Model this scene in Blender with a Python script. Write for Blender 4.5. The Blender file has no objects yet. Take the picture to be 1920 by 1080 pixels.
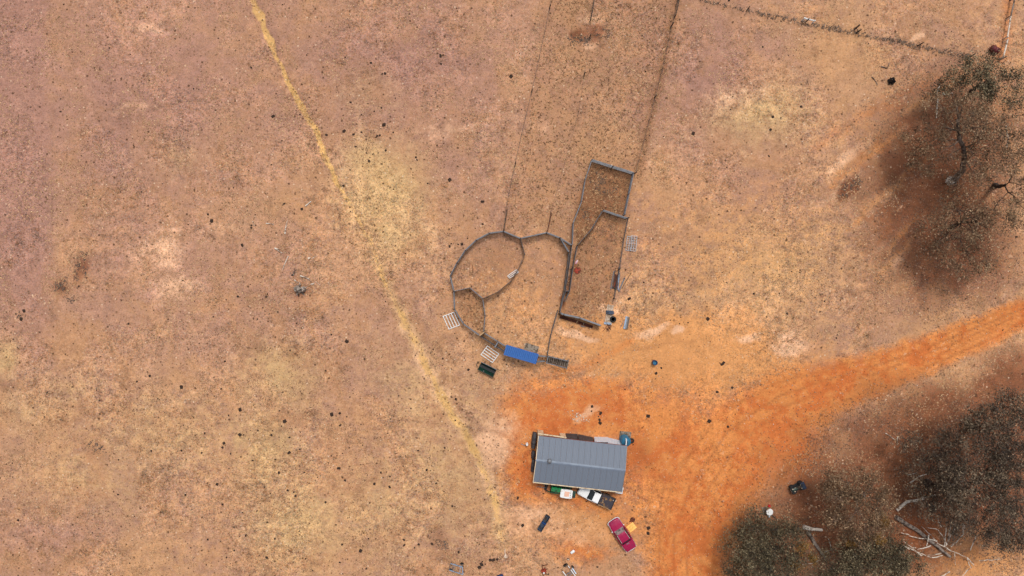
import bpy, math, random
import numpy as np
from mathutils import Vector, Matrix

random.seed(7)
rng = np.random.default_rng(7)
SC = bpy.context.scene
COL = SC.collection
R = math.radians

# ------------------------------------------------------------------ camera
S = 0.072            # metres of ground per photo pixel (1920 wide)
H = 92.16            # drone altitude
cam_d = bpy.data.cameras.new('drone_camera')
cam_d.sensor_width = 36; cam_d.lens = 24.0
cam_d.clip_start = 0.5; cam_d.clip_end = 6000
cam = bpy.data.objects.new('drone_camera', cam_d); COL.objects.link(cam)
cam.location = (0, 0, H); cam.rotation_euler = (0, 0, 0)
SC.camera = cam

# ------------------------------------------------------------------ light
SUN_EL, SUN_AZ = R(65), R(12)      # azimuth from the top of the picture towards the right
w = bpy.data.worlds.new('World'); SC.world = w; w.use_nodes = True
nt = w.node_tree; nt.nodes.clear()
sky = nt.nodes.new('ShaderNodeTexSky'); sky.sky_type = 'NISHITA'; sky.sun_disc = False
sky.sun_elevation = SUN_EL; sky.sun_rotation = SUN_AZ
sky.air_density = 1.0; sky.dust_density = 4.0; sky.ozone_density = 0.6
hs = nt.nodes.new('ShaderNodeHueSaturation'); hs.inputs['Saturation'].default_value = 0.35
bg = nt.nodes.new('ShaderNodeBackground'); bg.inputs['Strength'].default_value = 0.115
wo = nt.nodes.new('ShaderNodeOutputWorld')
nt.links.new(sky.outputs[0], hs.inputs['Color']); nt.links.new(hs.outputs[0], bg.inputs['Color'])
nt.links.new(bg.outputs[0], wo.inputs['Surface'])
sun_d = bpy.data.lights.new('sun', 'SUN'); sun_d.energy = 1.5; sun_d.angle = R(11)
sun_d.color = (1.0, 0.955, 0.89)
sun = bpy.data.objects.new('sun', sun_d); COL.objects.link(sun)
sv = Vector((math.cos(SUN_EL) * math.sin(SUN_AZ), math.cos(SUN_EL) * math.cos(SUN_AZ), math.sin(SUN_EL)))
sun.rotation_euler = sv.to_track_quat('Z', 'Y').to_euler()
sun.location = sv * 200
vs = SC.view_settings
vs.view_transform = 'Standard'; vs.look = 'None'; vs.gamma = 1.0; vs.use_curve_mapping = False
vs.exposure = 0.32

# ------------------------------------------------------------------ helpers
def P(x, y, z=0.0):
    """Ground-plan position of a point seen at photo pixel (x, y) that is z metres high."""
    k = S * (H - z) / H
    return Vector(((x - 960) * k, (540 - y) * k, z))

def lin(c, f=1.0):
    o = []
    for v in c[:3]:
        v = v / 255.0
        o.append(f * (v / 12.92 if v <= 0.04045 else ((v + 0.055) / 1.055) ** 2.4))
    return (*o, 1.0)

class NB:
    """small node-graph writer"""
    def __init__(s, name):
        s.m = bpy.data.materials.new(name); s.m.use_nodes = True
        s.t = s.m.node_tree; s.t.nodes.clear()
        s.out = s.n('ShaderNodeOutputMaterial'); s.p = s.n('ShaderNodeBsdfPrincipled')
        s.l(s.p.outputs[0], s.out.inputs['Surface'])
    def n(s, typ, **kw):
        o = s.t.nodes.new(typ)
        for k, v in kw.items(): setattr(o, k, v)
        return o
    def l(s, a, b): s.t.links.new(a, b)
    def put(s, sock, v):
        if hasattr(v, 'links'): s.l(v, sock)
        else: sock.default_value = v
    def pos(s):
        if not hasattr(s, '_pos'): s._pos = s.n('ShaderNodeNewGeometry').outputs['Position']
        return s._pos
    def obj(s): return s.n('ShaderNodeTexCoord').outputs['Object']
    def noise(s, scale, detail=3, rough=0.55, vec=None, dist=0.0):
        o = s.n('ShaderNodeTexNoise'); s.l(vec if vec is not None else s.pos(), o.inputs['Vector'])
        o.inputs['Scale'].default_value = scale; o.inputs['Detail'].default_value = detail
        o.inputs['Roughness'].default_value = rough; o.inputs['Distortion'].default_value = dist
        return o.outputs['Fac']
    def math(s, op, a, b=0.0, c=None, clamp=False):
        o = s.n('ShaderNodeMath', operation=op, use_clamp=clamp)
        s.put(o.inputs[0], a); s.put(o.inputs[1], b)
        if c is not None: s.put(o.inputs[2], c)
        return o.outputs[0]
    def step(s, v, lo, hi, a=0.0, b=1.0):
        o = s.n('ShaderNodeMapRange', interpolation_type='SMOOTHSTEP')
        s.put(o.inputs['Value'], v); o.inputs['From Min'].default_value = lo; o.inputs['From Max'].default_value = hi
        o.inputs['To Min'].default_value = a; o.inputs['To Max'].default_value = b
        return o.outputs[0]
    def mix(s, f, a, b, mode='MIX'):
        o = s.n('ShaderNodeMix', data_type='RGBA', blend_type=mode, clamp_factor=True)
        s.put(o.inputs[0], f); s.put(o.inputs[6], a); s.put(o.inputs[7], b)
        return o.outputs[2]
    def bump(s, h, dist, strength=1.0):
        o = s.n('ShaderNodeBump'); o.inputs['Strength'].default_value = strength; o.inputs['Distance'].default_value = dist
        s.l(h, o.inputs['Height']); s.l(o.outputs[0], s.p.inputs['Normal'])
    def fin(s, col, rough=0.9, metal=0.0, spec=0.3):
        s.put(s.p.inputs['Base Color'], col); s.put(s.p.inputs['Roughness'], rough)
        s.p.inputs['Metallic'].default_value = metal; s.p.inputs['Specular IOR Level'].default_value = spec
        return s.m

def mat(name, c, rough=0.6, metal=0.0, wear=None, wscale=3.0, wamt=0.5, var=0.25, spec=0.4, f=0.8, bump=0.0):
    """weathered procedural material: base colour, fine variation and patches of a wear colour"""
    b = NB(name); v = b.obj()
    n1 = b.noise(wscale * 4, 4, 0.65, v); n2 = b.noise(wscale, 5, 0.65, v)
    c0 = lin(c, f)
    col = b.mix(n1, tuple(x * (1 - var) for x in c0[:3]) + (1,), tuple(x * (1 + var) for x in c0[:3]) + (1,))
    if wear:
        col = b.mix(b.step(n2, 0.62 - wamt * 0.3, 0.72 - wamt * 0.3), col, lin(wear, f))
    if bump: b.bump(n1, bump)
    return b.fin(col, b.step(n2, 0.3, 0.7, max(0.05, rough - 0.1), min(1, rough + 0.12)), metal, spec)

class MB:
    """collects shapes, builds them as one mesh object"""
    def __init__(s): s.v = []; s.f = []
    def add(s, vs, fs):
        o = len(s.v); s.v += [tuple(x) for x in vs]; s.f += [tuple(i + o for i in f) for f in fs]; return s
    def box(s, c, d, rz=0.0, M=None, taper=1.0):
        hx, hy, hz = d[0] / 2, d[1] / 2, d[2] / 2
        q = [(-hx, -hy, -hz), (hx, -hy, -hz), (hx, hy, -hz), (-hx, hy, -hz)]
        q += [(x * taper, y * taper, hz) for x, y, _ in q]
        m = M if M is not None else Matrix.Rotation(rz, 3, 'Z')
        c = Vector(c)
        return s.add([c + m @ Vector(p) for p in q],
                     [(3, 2, 1, 0), (4, 5, 6, 7), (0, 1, 5, 4), (1, 2, 6, 5), (2, 3, 7, 6), (3, 0, 4, 7)])
    def beam(s, a, b, wd, ht):
        """rectangular bar from a to b, wd wide and ht high"""
        a, b = Vector(a), Vector(b); d = b - a; L = d.length
        x = d.normalized(); up = Vector((0, 0, 1))
        if abs(x.z) > 0.95: up = Vector((0, 1, 0))
        y = up.cross(x).normalized(); z = x.cross(y)
        return s.box((a + b) / 2, (L, wd, ht), M=Matrix((x, y, z)).transposed())
    def tube(s, pts, rad, n=6, cap=True):
        pts = [Vector(p) for p in pts]
        if not hasattr(rad, '__len__'): rad = [rad] * len(pts)
        o = len(s.v); prev = None
        for i, p in enumerate(pts):
            t = (pts[min(i + 1, len(pts) - 1)] - pts[max(i - 1, 0)])
            t = t.normalized() if t.length > 1e-9 else Vector((0, 0, 1))
            if prev is None:
                u = t.cross(Vector((0, 0, 1)) if abs(t.z) < 0.9 else Vector((1, 0, 0))).normalized()
            else:
                u = (prev - t * prev.dot(t))
                u = u.normalized() if u.length > 1e-6 else t.orthogonal().normalized()
            prev = u; w_ = t.cross(u)
            for k in range(n):
                a = 2 * math.pi * k / n
                s.v.append(tuple(p + (u * math.cos(a) + w_ * math.sin(a)) * rad[i]))
        for i in range(len(pts) - 1):
            for k in range(n):
                k2 = (k + 1) % n
                s.f.append((o + i * n + k, o + i * n + k2, o + (i + 1) * n + k2, o + (i + 1) * n + k))
        if cap:
            s.f.append(tuple(o + k for k in reversed(range(n))))
            e = o + (len(pts) - 1) * n; s.f.append(tuple(e + k for k in range(n)))
        return s
    def lathe(s, prof, n=20, c=(0, 0, 0), M=None):
        """prof: (radius, height) from bottom to top"""
        m = M if M is not None else Matrix.Identity(3); c = Vector(c); vs = []; fs = []
        for r, z in prof:
            for k in range(n):
                a = 2 * math.pi * k / n
                vs.append(c + m @ Vector((r * math.cos(a), r * math.sin(a), z)))
        for i in range(len(prof) - 1):
            for k in range(n):
                k2 = (k + 1) % n
                fs.append((i * n + k, i * n + k2, (i + 1) * n + k2, (i + 1) * n + k))
        fs.append(tuple(reversed(range(n)))); fs.append(tuple((len(prof) - 1) * n + k for k in range(n)))
        return s.add(vs, fs)
    def loft(s, rings):
        n = len(rings[0]); vs = [p for r in rings for p in r]; fs = []
        for i in range(len(rings) - 1):
            for k in range(n):
                k2 = (k + 1) % n
                fs.append((i * n + k, i * n + k2, (i + 1) * n + k2, (i + 1) * n + k))
        fs.append(tuple(reversed(range(n)))); fs.append(tuple((len(rings) - 1) * n + k for k in range(n)))
        return s.add(vs, fs)
    def plate(s, quad, th):
        """thick sheet: outline points (any plane) thickened downwards along its normal"""
        q = [Vector(p) for p in quad]; nrm = (q[1] - q[0]).cross(q[2] - q[0]).normalized()
        if nrm.z < 0: q.reverse(); nrm = -nrm
        n = len(q)
        return s.add(q + [p - nrm * th for p in q], [tuple(range(n)), tuple(range(2 * n - 1, n - 1, -1))] +
                     [(k, k + n, (k + 1) % n + n, (k + 1) % n) for k in range(n)])
    def build(s, name, m, parent=None, smooth=False, label=None):
        me = bpy.data.meshes.new(name); me.from_pydata(s.v, [], s.f); me.update()
        if m: me.materials.append(m)
        if smooth: me.shade_smooth()
        o = bpy.data.objects.new(name, me); COL.objects.link(o)
        if parent: o.parent = parent
        if label: o['label'] = label
        return o

def tag(o, label, cat, group=None, kind=None):
    if label: o['label'] = label
    if cat: o['category'] = cat
    if group: o['group'] = group
    if kind: o['kind'] = kind
    return o
def thing(name, label, cat, loc, rz=0.0, group=None):
    o = bpy.data.objects.new(name, None); COL.objects.link(o)
    o.location = loc; o.rotation_euler = (0, 0, rz); o.empty_display_size = 0.3
    return tag(o, label, cat, group)
def heading(a, b):
    """world angle of the direction from photo pixel a to photo pixel b"""
    return math.atan2(-(b[1] - a[1]), b[0] - a[0])

def fast_mesh(name, v, f, m, attr=None):
    """numpy arrays -> mesh object (all faces have the same corner count)"""
    k = f.shape[1]; me = bpy.data.meshes.new(name)
    me.vertices.add(len(v)); me.vertices.foreach_set('co', v.astype(np.float32).ravel())
    me.loops.add(f.size); me.loops.foreach_set('vertex_index', f.astype(np.int32).ravel())
    me.polygons.add(len(f)); me.polygons.foreach_set('loop_start', np.arange(0, f.size, k, dtype=np.int32))
    me.update(calc_edges=True)
    if attr:
        for an, ad in attr.items():
            if ad.ndim == 1:
                a = me.attributes.new(an, 'FLOAT', 'POINT'); a.data.foreach_set('value', ad.astype(np.float32))
            else:
                a = me.attributes.new(an, 'FLOAT_COLOR', 'POINT'); a.data.foreach_set('color', ad.astype(np.float32).ravel())
    me.materials.append(m)
    o = bpy.data.objects.new(name, me); COL.objects.link(o); return o

# ------------------------------------------------------------------ numpy noise and zone masks (photo-pixel plan coordinates)
def vnoise(x, y, seed):
    r = np.random.default_rng(seed).random((256, 256))
    xi = np.floor(x).astype(int); yi = np.floor(y).astype(int); fx = x - xi; fy = y - yi
    fx = fx * fx * (3 - 2 * fx); fy = fy * fy * (3 - 2 * fy)
    g = lambda a, b: r[a & 255, b & 255]
    return (g(xi, yi) * (1 - fx) + g(xi + 1, yi) * fx) * (1 - fy) + (g(xi, yi + 1) * (1 - fx) + g(xi + 1, yi + 1) * fx) * fy
def fbm(x, y, sc, seed, oc=4):
    t = 0; a = 0.5; n = 0
    for k in range(oc):
        t = t + a * vnoise(x / sc * 2 ** k, y / sc * 2 ** k, seed + k); n += a; a *= 0.5
    return t / n
def blob(X, Y, cx, cy, rx, ry, rot=0.0, soft=0.5):
    c, s_ = math.cos(R(rot)), math.sin(R(rot))
    u = ((X - cx) * c + (Y - cy) * s_) / rx; v = (-(X - cx) * s_ + (Y - cy) * c) / ry
    d = np.sqrt(u * u + v * v)
    return np.clip((1 + soft - d) / (2 * soft), 0, 1)
def line(X, Y, pts, soft=0.6):
    """pts: (x, y, half width); 1 on the line, falling to 0 past the width"""
    best = np.zeros_like(X)
    for (x0, y0, w0), (x1, y1, w1) in zip(pts[:-1], pts[1:]):
        dx, dy = x1 - x0, y1 - y0
        t = np.clip(((X - x0) * dx + (Y - y0) * dy) / (dx * dx + dy * dy), 0, 1)
        d = np.hypot(X - x0 - t * dx, Y - y0 - t * dy) / (w0 + t * (w1 - w0))
        best = np.maximum(best, np.clip((1 + soft - d) / (2 * soft), 0, 1))
    return best
def poly(X, Y, pts):
    ins = np.zeros(X.shape, bool); n = len(pts)
    for i in range(n):
        x0, y0 = pts[i]; x1, y1 = pts[(i + 1) % n]
        if y0 == y1: continue
        ins ^= ((y0 > Y) != (y1 > Y)) & (X < (x1 - x0) * (Y - y0) / (y1 - y0) + x0)
    return ins.astype(float)
def blur(a, k):
    for _ in range(k):
        p = np.pad(a, 1, mode='edge')
        a = (p[1:-1, 1:-1] * 2 + p[:-2, 1:-1] + p[2:, 1:-1] + p[1:-1, :-2] + p[1:-1, 2:]) / 6
    return a
def M_(*a):
    r = a[0]
    for b in a[1:]: r = np.maximum(r, b)
    return r

SEAM = [(462, -20, 9), (485, 25, 9), (508, 88, 9), (530, 135, 8), (560, 190, 9), (588, 240, 9), (602, 275, 9), (620, 320, 9), (652, 375, 8),
        (690, 450, 9), (722, 525, 10), (752, 590, 13), (790, 665, 17), (825, 738, 17), (858, 795, 15), (890, 845, 15),
        (915, 900, 16), (935, 975, 15), (945, 1050, 12)]
TRACK = [(1990, 563, 27), (1920, 588, 28), (1800, 640, 33), (1680, 688, 38), (1560, 728, 50), (1470, 765, 72), (1390, 830, 95),
         (1320, 930, 92), (1290, 1020, 80), (1290, 1120, 75)]

def offset_line(pts, f, hw):
    out = []
    for i, (x, y, w_) in enumerate(pts):
        a, b = pts[max(i - 1, 0)], pts[min(i + 1, len(pts) - 1)]; dx, dy = b[0] - a[0], b[1] - a[1]; n = math.hypot(dx, dy)
        out.append((x - dy / n * f * w_, y + dx / n * f * w_, hw))
    return out
def zones(X, Y):
    wx = X + (fbm(X, Y, 70, 11) - .5) * 60 + (fbm(X, Y, 14, 12) - .5) * 14
    wy = Y + (fbm(X, Y, 70, 21) - .5) * 60 + (fbm(X, Y, 14, 22) - .5) * 14
    lx = X + (fbm(X, Y, 25, 31) - .5) * 14; ly = Y + (fbm(X, Y, 25, 41) - .5) * 14
    B = lambda *a, **k: blob(wx, wy, *a, **k)
    track = line(lx, ly, TRACK, 0.45)
    orange = M_(track * 0.68, B(1095, 768, 140, 46, 4, soft=.7) * 1.0, B(1010, 800, 60, 90, soft=.9) * .85, B(985, 880, 36, 52, soft=.9) * .85, B(1250, 850, 110, 120, soft=.9) * .75,
                B(1330, 940, 80, 120, 20, soft=.8) * .85, B(1190, 860, 40, 60, soft=.9) * .8, B(1080, 935, 120, 30, 6, soft=.9) * .6,
                B(1290, 1010, 60, 70, soft=.9) * .75, B(1090, 1035, 60, 26, soft=.9) * .6, B(1470, 830, 75, 75, -30, soft=.8) * .7,
                line(lx, ly, [(1530, 275, 16), (1620, 215, 22), (1720, 165, 22), (1830, 132, 16)], 1.0) * .3,
                line(lx, ly, [(1560, 350, 10), (1640, 290, 16), (1690, 240, 16)], 1.1) * .3,
                line(lx, ly, [(1895, -10, 13), (1886, 60, 14), (1878, 112, 18)], .8) * .36, B(1720, 1000, 45, 24, soft=.9) * .7,
                B(1370, 1060, 50, 60, soft=.9) * .45, line(lx, ly, [(985, 715, 8), (1090, 690, 14), (1180, 640, 10)], .9) * .4)
    dust = M_(track * .8, B(1290, 670, 240, 80, 8, soft=.7) * 1.05, B(1110, 985, 150, 60, soft=.8) * .75, B(1240, 960, 70, 80, soft=.9) * .6, B(1260, 830, 130, 120, soft=.7) * .7,
              B(1180, 630, 120, 26, soft=.9) * .55, B(1450, 700, 120, 60, -18, soft=.8) * .7, B(1040, 700, 70, 22, -10, soft=.9) * .5,
              line(lx, ly, [(1560, 330, 20), (1640, 270, 26)], 1.) * .5, B(1650, 420, 60, 120, 25, soft=.9) * .35, B(1820, 1050, 110, 40, soft=.8) * .75,
              B(590, 440, 90, 70, soft=1.) * .25, B(1380, 470, 300, 170, soft=.8) * .38, B(980, 560, 110, 110, soft=.7) * .42, B(1000, 880, 120, 200, soft=.9) * .35, B(1110, 990, 90, 40, soft=.8) * .3, B(960, 560, 90, 110, soft=.9) * .3, B(1145, 480, 60, 60, soft=.9) * .25)
    pale = M_(line(lx, ly, [(x, y, w_ * .8) for x, y, w_ in SEAM], .7) * np.interp(Y, [0, 300, 480, 700, 900, 1040], [0, .1, .3, .62, .5, 0]) * (.4 + fbm(X, Y, 40, 62, 3)), B(925, 838, 28, 30, soft=.8) * .75, B(945, 800, 40, 30, soft=.9) * .5, B(1225, 618, 22, 9, soft=.8), B(1075, 624, 34, 6, 6, soft=.7),
              B(1485, 648, 30, 13, soft=.8), B(1480, 622, 28, 9, soft=.8) * .7, B(1400, 640, 20, 9, soft=.8) * .7, B(1265, 632, 12, 6, soft=.8), B(1150, 568, 14, 8, soft=.8) * .6,
              B(1720, 70, 14, 6, soft=.6), B(1110, 42, 18, 10, soft=.8) * .8, B(1105, 90, 16, 6, soft=.8) * .8, B(1086, 782, 20, 10, soft=.8) * .6, B(1135, 68, 8, 4, soft=.8),
              B(300, 470, 45, 30, -40, soft=.9) * .6, B(330, 540, 40, 30, soft=.9) * .5, B(1000, 980, 60, 26, soft=.9) * .5, B(1590, 345, 26, 8, -35, soft=.9) * .4,
              B(1600, 290, 60, 9, -38, soft=.9) * .7, B(1560, 360, 50, 8, -38, soft=.9) * .5, B(850, 250, 60, 20, soft=1.) * .4, B(1000, 230, 30, 20, soft=1.) * .3,
              B(1655, 470, 20, 9, -40, soft=.9) * .55, B(1690, 500, 26, 8, -50, soft=.9) * .6, B(1040, 1000, 90, 24, soft=1.) * .45, B(270, 50, 30, 12, soft=.9) * .4, B(255, 205, 26, 8, soft=.9) * .4, B(1380, 170, 60, 30, soft=1.) * .3,
              B(1020, 800, 40, 12, soft=.9) * .0)
    straw = M_(line(lx, ly, [(x, y, w_ * 1.1) for x, y, w_ in SEAM], .7) * np.interp(Y, [0, 250, 320, 560, 1000, 1060], [.1, .2, .4, .7, .7, 0]), B(712, 352, 85, 85, soft=.7) * 1.0, B(735, 440, 60, 50, soft=.8) * .8, B(530, 700, 70, 60, soft=.9) * .8, B(500, 850, 60, 90, soft=.9) * .75,
               B(560, 990, 90, 80, soft=.9) * .8, B(60, 760, 120, 60, soft=1.) * .5, B(15, 672, 30, 30, soft=.8) * .9, B(150, 900, 140, 60, soft=1.) * .5,
               B(1430, 215, 90, 60, soft=.9) * .8, B(1450, 500, 150, 90, soft=1.) * .6, B(1300, 560, 110, 60, soft=1.) * .4, B(850, 900, 110, 130, soft=.9) * .6,
               B(780, 730, 70, 110, -30, soft=1.) * .5, B(330, 300, 70, 30, soft=1.) * .5, B(700, 180, 60, 40, soft=1.) * .5, B(300, 820, 160, 70, soft=1.) * .55,
               B(700, 960, 120, 90, soft=1.) * .6, B(900, 760, 60, 50, soft=1.) * .45, B(430, 420, 60, 50, soft=1.) * .3, B(1220, 560, 40, 70, soft=1.) * .4)
    gold = line(lx, ly, [(x, y, w_ * (.6 if y < 300 else .5)) for x, y, w_ in SEAM], 0.7) * np.interp(Y, [-50, 0, 60, 240, 300, 420, 600, 760, 860, 960, 1080], [.6, .8, 1.1, 1.1, .8, .6, .75, .85, .75, .5, .1]) * (.3 + 1.2 * fbm(X, Y, 26, 61, 4))
    litter_shade = M_(*[line(lx * .4 + X * .6, ly * .4 + Y * .6, offset_line(TRACK, d, 2.6), .8) * k for d, k in ((-.62, .38), (-.3, .26), (.02, .34), (.34, .4), (.7, .28))], line(lx, ly, [(1000, 715, 3), (1090, 700, 3), (1180, 655, 3), (1300, 640, 3)], .8) * .3, line(lx, ly, [(1250, 1080, 3), (1230, 980, 3), (1250, 900, 3), (1330, 800, 3)], .8) * .3, B(1755, 350, 120, 190, 10, soft=.5) * 1.0, B(1790, 470, 110, 80, soft=.7) * .8, B(1800, 230, 110, 100, soft=.7) * .7,  # ruts, stains and fallen leaves, plus tree shade painted into the ground colour
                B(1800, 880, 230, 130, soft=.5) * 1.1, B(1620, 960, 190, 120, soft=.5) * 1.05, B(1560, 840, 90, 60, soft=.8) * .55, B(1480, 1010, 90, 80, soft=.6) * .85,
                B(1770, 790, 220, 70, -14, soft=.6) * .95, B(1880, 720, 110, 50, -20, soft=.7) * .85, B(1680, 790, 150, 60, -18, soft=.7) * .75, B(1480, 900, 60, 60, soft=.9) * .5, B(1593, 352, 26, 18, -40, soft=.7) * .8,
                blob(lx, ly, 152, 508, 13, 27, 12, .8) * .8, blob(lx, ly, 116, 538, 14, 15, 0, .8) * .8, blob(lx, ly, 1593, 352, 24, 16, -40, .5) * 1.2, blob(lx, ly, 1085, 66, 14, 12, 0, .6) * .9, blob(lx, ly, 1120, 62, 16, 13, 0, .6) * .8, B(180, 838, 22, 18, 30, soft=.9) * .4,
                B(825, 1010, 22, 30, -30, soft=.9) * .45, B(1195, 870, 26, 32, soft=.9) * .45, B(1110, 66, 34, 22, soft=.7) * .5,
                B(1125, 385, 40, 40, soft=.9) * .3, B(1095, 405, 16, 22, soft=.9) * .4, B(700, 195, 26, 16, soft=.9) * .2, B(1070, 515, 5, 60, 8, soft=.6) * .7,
                B(1128, 535, 8, 18, 20, soft=.6) * .35, B(563, 560, 22, 14, soft=.8) * .55, B(20, 720, 30, 12, soft=1.) * .35)  # the blob just below the grey stump is its shadow, painted
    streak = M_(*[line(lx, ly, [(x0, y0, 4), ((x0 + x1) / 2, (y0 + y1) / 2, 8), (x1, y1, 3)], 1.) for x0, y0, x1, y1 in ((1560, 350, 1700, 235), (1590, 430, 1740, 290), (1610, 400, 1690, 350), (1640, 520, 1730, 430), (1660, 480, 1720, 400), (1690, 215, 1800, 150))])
    litter_shade = litter_shade * (1 - .5 * streak * (fbm(X, Y, 30, 81) > .4)); dust = np.maximum(dust, streak * .6)
    mauve = np.clip(M_(np.clip((135 - lx) / 60, 0, 1) * np.clip((900 - Y) / 500, 0.25, 1) * 1.0, B(250, 150, 330, 260, soft=.9) * .78, B(300, 480, 240, 160, soft=1.) * .62,
               B(780, 120, 240, 200, soft=1.) * .75, B(1340, 150, 130, 150, soft=1.) * .72, B(750, 640, 110, 130, soft=1.) * .3, B(900, 300, 90, 140, soft=1.) * .4,
               B(90, 1000, 120, 80, soft=1.) * .45, B(1560, 540, 90, 60, soft=1) * .25, B(1450, 380, 120, 70, soft=1) * .2), 0, 1)
    rough = M_(poly(wx * .25 + X * .75, wy * .25 + Y * .75, [(1045, -40), (1262, -40), (1190, 330), (1180, 420), (1165, 500), (1130, 600), (1050, 590), (1065, 470), (1022, 430), (952, 425), (1000, 120)]) * .26,
               poly(X, Y, [(1110, 300), (1188, 325), (1172, 405), (1131, 395), (1083, 460), (1074, 420)]) * .95,
               poly(X, Y, [(851, 547), (882, 541), (905, 561), (909, 592), (905, 622), (870, 607)]) * .55, B(915, 485, 60, 45, -30, soft=.4) * .4, poly(X, Y, [(1083, 462), (1131, 397), (1174, 410), (1152, 560), (1127, 605), (1060, 586)]) * .55,
               line(X, Y, [(1272, -20, 7), (1237, 150, 8), (1196, 325, 8)], .8) * .75, line(X, Y, [(1032, -20, 4), (990, 210, 4), (945, 430, 4)], .9) * .55,
               line(lx, ly, [(1290, -4, 3), (1430, 28, 3), (1560, 55, 4), (1700, 82, 4), (1815, 108, 4)], .8) * .35, line(X, Y, [(1113, -10, 4), (1080, 250, 4), (1030, 425, 4)], 1.) * .35,
               line(lx, ly, [(1560, 350, 5), (1480, 430, 7), (1330, 520, 8), (1240, 560, 6)], 1.) * .3, B(1885, 790, 60, 40, soft=1.) * .4)
    rough = blur(rough, 5)
    return np.stack([orange, dust, straw, gold], -1), np.stack([pale, litter_shade, mauve, rough], -1), track

# ------------------------------------------------------------------ ground material
def ground_material():
    b = NB('paddock_soil_and_dry_grass')
    za = b.n('ShaderNodeAttribute', attribute_name='zones_a'); zb = b.n('ShaderNodeAttribute', attribute_name='zones_b')
    sa = b.n('ShaderNodeSeparateColor'); b.l(za.outputs['Color'], sa.inputs[0])
    sb = b.n('ShaderNodeSeparateColor'); b.l(zb.outputs['Color'], sb.inputs[0])
    orange, dust, straw, gold = sa.outputs[0], sa.outputs[1], sa.outputs[2], za.outputs['Alpha']
    pale, litter_shade, mauve, rough = sb.outputs[0], sb.outputs[1], sb.outputs[2], zb.outputs['Alpha']
    nL = b.noise(0.05, 4, 0.6); nM = b.noise(0.2, 4, 0.65, dist=.6); nS = b.noise(0.8, 4, 0.7); nF = b.noise(2.6, 3, 0.75)
    gc = b.n('ShaderNodeTexNoise'); b.l(b.pos(), gc.inputs['Vector']); gc.inputs['Scale'].default_value = 5.5
    gc.inputs['Detail'].default_value = 2; gc.inputs['Roughness'].default_value = .7
    gs = b.n('ShaderNodeSeparateColor'); b.l(gc.outputs['Color'], gs.inputs[0]); nG, nH, nI = gs.outputs
    def amp(n, k): return b.math('MULTIPLY', b.math('SUBTRACT', n, .5), k)
    pert = b.math('ADD', amp(nM, 1.1), amp(nS, 1.1))
    pert = b.math('ADD', amp(nM, .8), amp(nS, .9))
    pf = b.math('ADD', pert, amp(nF, .8))
    def z(mask, lo=.15, hi=.85, p=pert): return b.step(b.math('ADD', mask, b.math('MULTIPLY', p, b.step(mask, 0.0, 0.3))), lo, hi)
    F = 0.80
    c = b.mix(b.step(b.math('ADD', nM, amp(nF, .5)), .35, .65), lin((193, 144, 107), F), lin((183, 139, 114), F))
    c = b.mix(b.step(b.math('ADD', nL, amp(nS, .6)), .4, .62, 0, .5), c, lin((196, 150, 106), F))
    c = b.mix(b.math('MULTIPLY', b.step(b.noise(.33, 4, .7, dist=.5), .52, .68), .5), c, lin((150, 112, 84), F))
    c = b.mix(b.math('MULTIPLY', z(mauve, 0, 1.0), .9), c, lin((169, 126, 111), F))
    c = b.mix(b.math('MULTIPLY', z(straw, .1, 1.0), .78), c, lin((206, 169, 119), F))
    c = b.mix(b.math('MULTIPLY', z(rough, 0, 1.0, pf), .85), c, lin((142, 98, 68), F))
    c = b.mix(b.math('MULTIPLY', z(dust), .9), c, lin((214, 150, 94), F))
    oc = b.mix(b.step(b.math('ADD', nM, amp(nS, .7)), .36, .62), lin((204, 112, 58), F), lin((214, 136, 76), F))
    c = b.mix(b.math('MULTIPLY', z(orange, .12, .62, b.math('MULTIPLY', pert, .6)), .93), c, oc)
    c = b.mix(b.math('MULTIPLY', z(pale, .08, .7), .85), c, lin((234, 184, 146), F))
    c = b.mix(b.math('MULTIPLY', z(gold, .2, .72, pf), .84), c, lin((218, 172, 108), F))
    c = b.mix(b.math('MULTIPLY', z(litter_shade, 0, .9, pf), .86), c, lin((122, 72, 49), F))  # leaf and soil brown, also darkens the ground as painted crown shade
    # thatch and soil grain: strong on grass, weaker on bare soil
    bare = b.math('MAXIMUM', orange, b.math('MULTIPLY', dust, .7))
    veg = b.math('SUBTRACT', 1.0, b.math('MULTIPLY', b.step(bare, .2, .8), .55))
    nP = b.noise(.42, 4, .7, dist=.8)
    base = b.math('ADD', amp(nF, 1.2), amp(nS, 1.1))
    base = b.math('ADD', base, b.math('ADD', amp(nP, .7), amp(nL, .55)))
    gm = b.step(b.noise(.09, 3, .6, dist=.7), .38, .64, .65, 1.6)
    veg = b.math('MULTIPLY', veg, gm)
    comb = b.n('ShaderNodeCombineColor')
    for k, (nn, ka) in enumerate(((nG, 1.1), (nG, 1.1), (nG, 1.2))):
        t = b.math('ADD', base, amp(nn, ka))
        t = b.math('ADD', t, amp((nH, nI, nH)[k], (.45, .3, -.5)[k]))
        b.l(b.math('MAXIMUM', b.math('ADD', 1.0, b.math('MULTIPLY', t, veg)), .12), comb.inputs[k])
    c = b.mix(1.0, c, comb.outputs[0], 'MULTIPLY')
    veg = b.math('MINIMUM', veg, 1.0)
    fleck = b.noise(1.5, 4, .8, dist=.5); patch = b.noise(.3, 2, .6)
    c = b.mix(b.math('MULTIPLY', b.step(fleck, .58, .66), b.math('MULTIPLY', b.step(patch, .45, .62), b.math('MULTIPLY', veg, .75))), c, lin((232, 186, 150), F))
    fl2 = b.noise(1.9, 3, .8, dist=.4); pat2 = b.noise(.16, 3, .65, dist=1.0)
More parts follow.
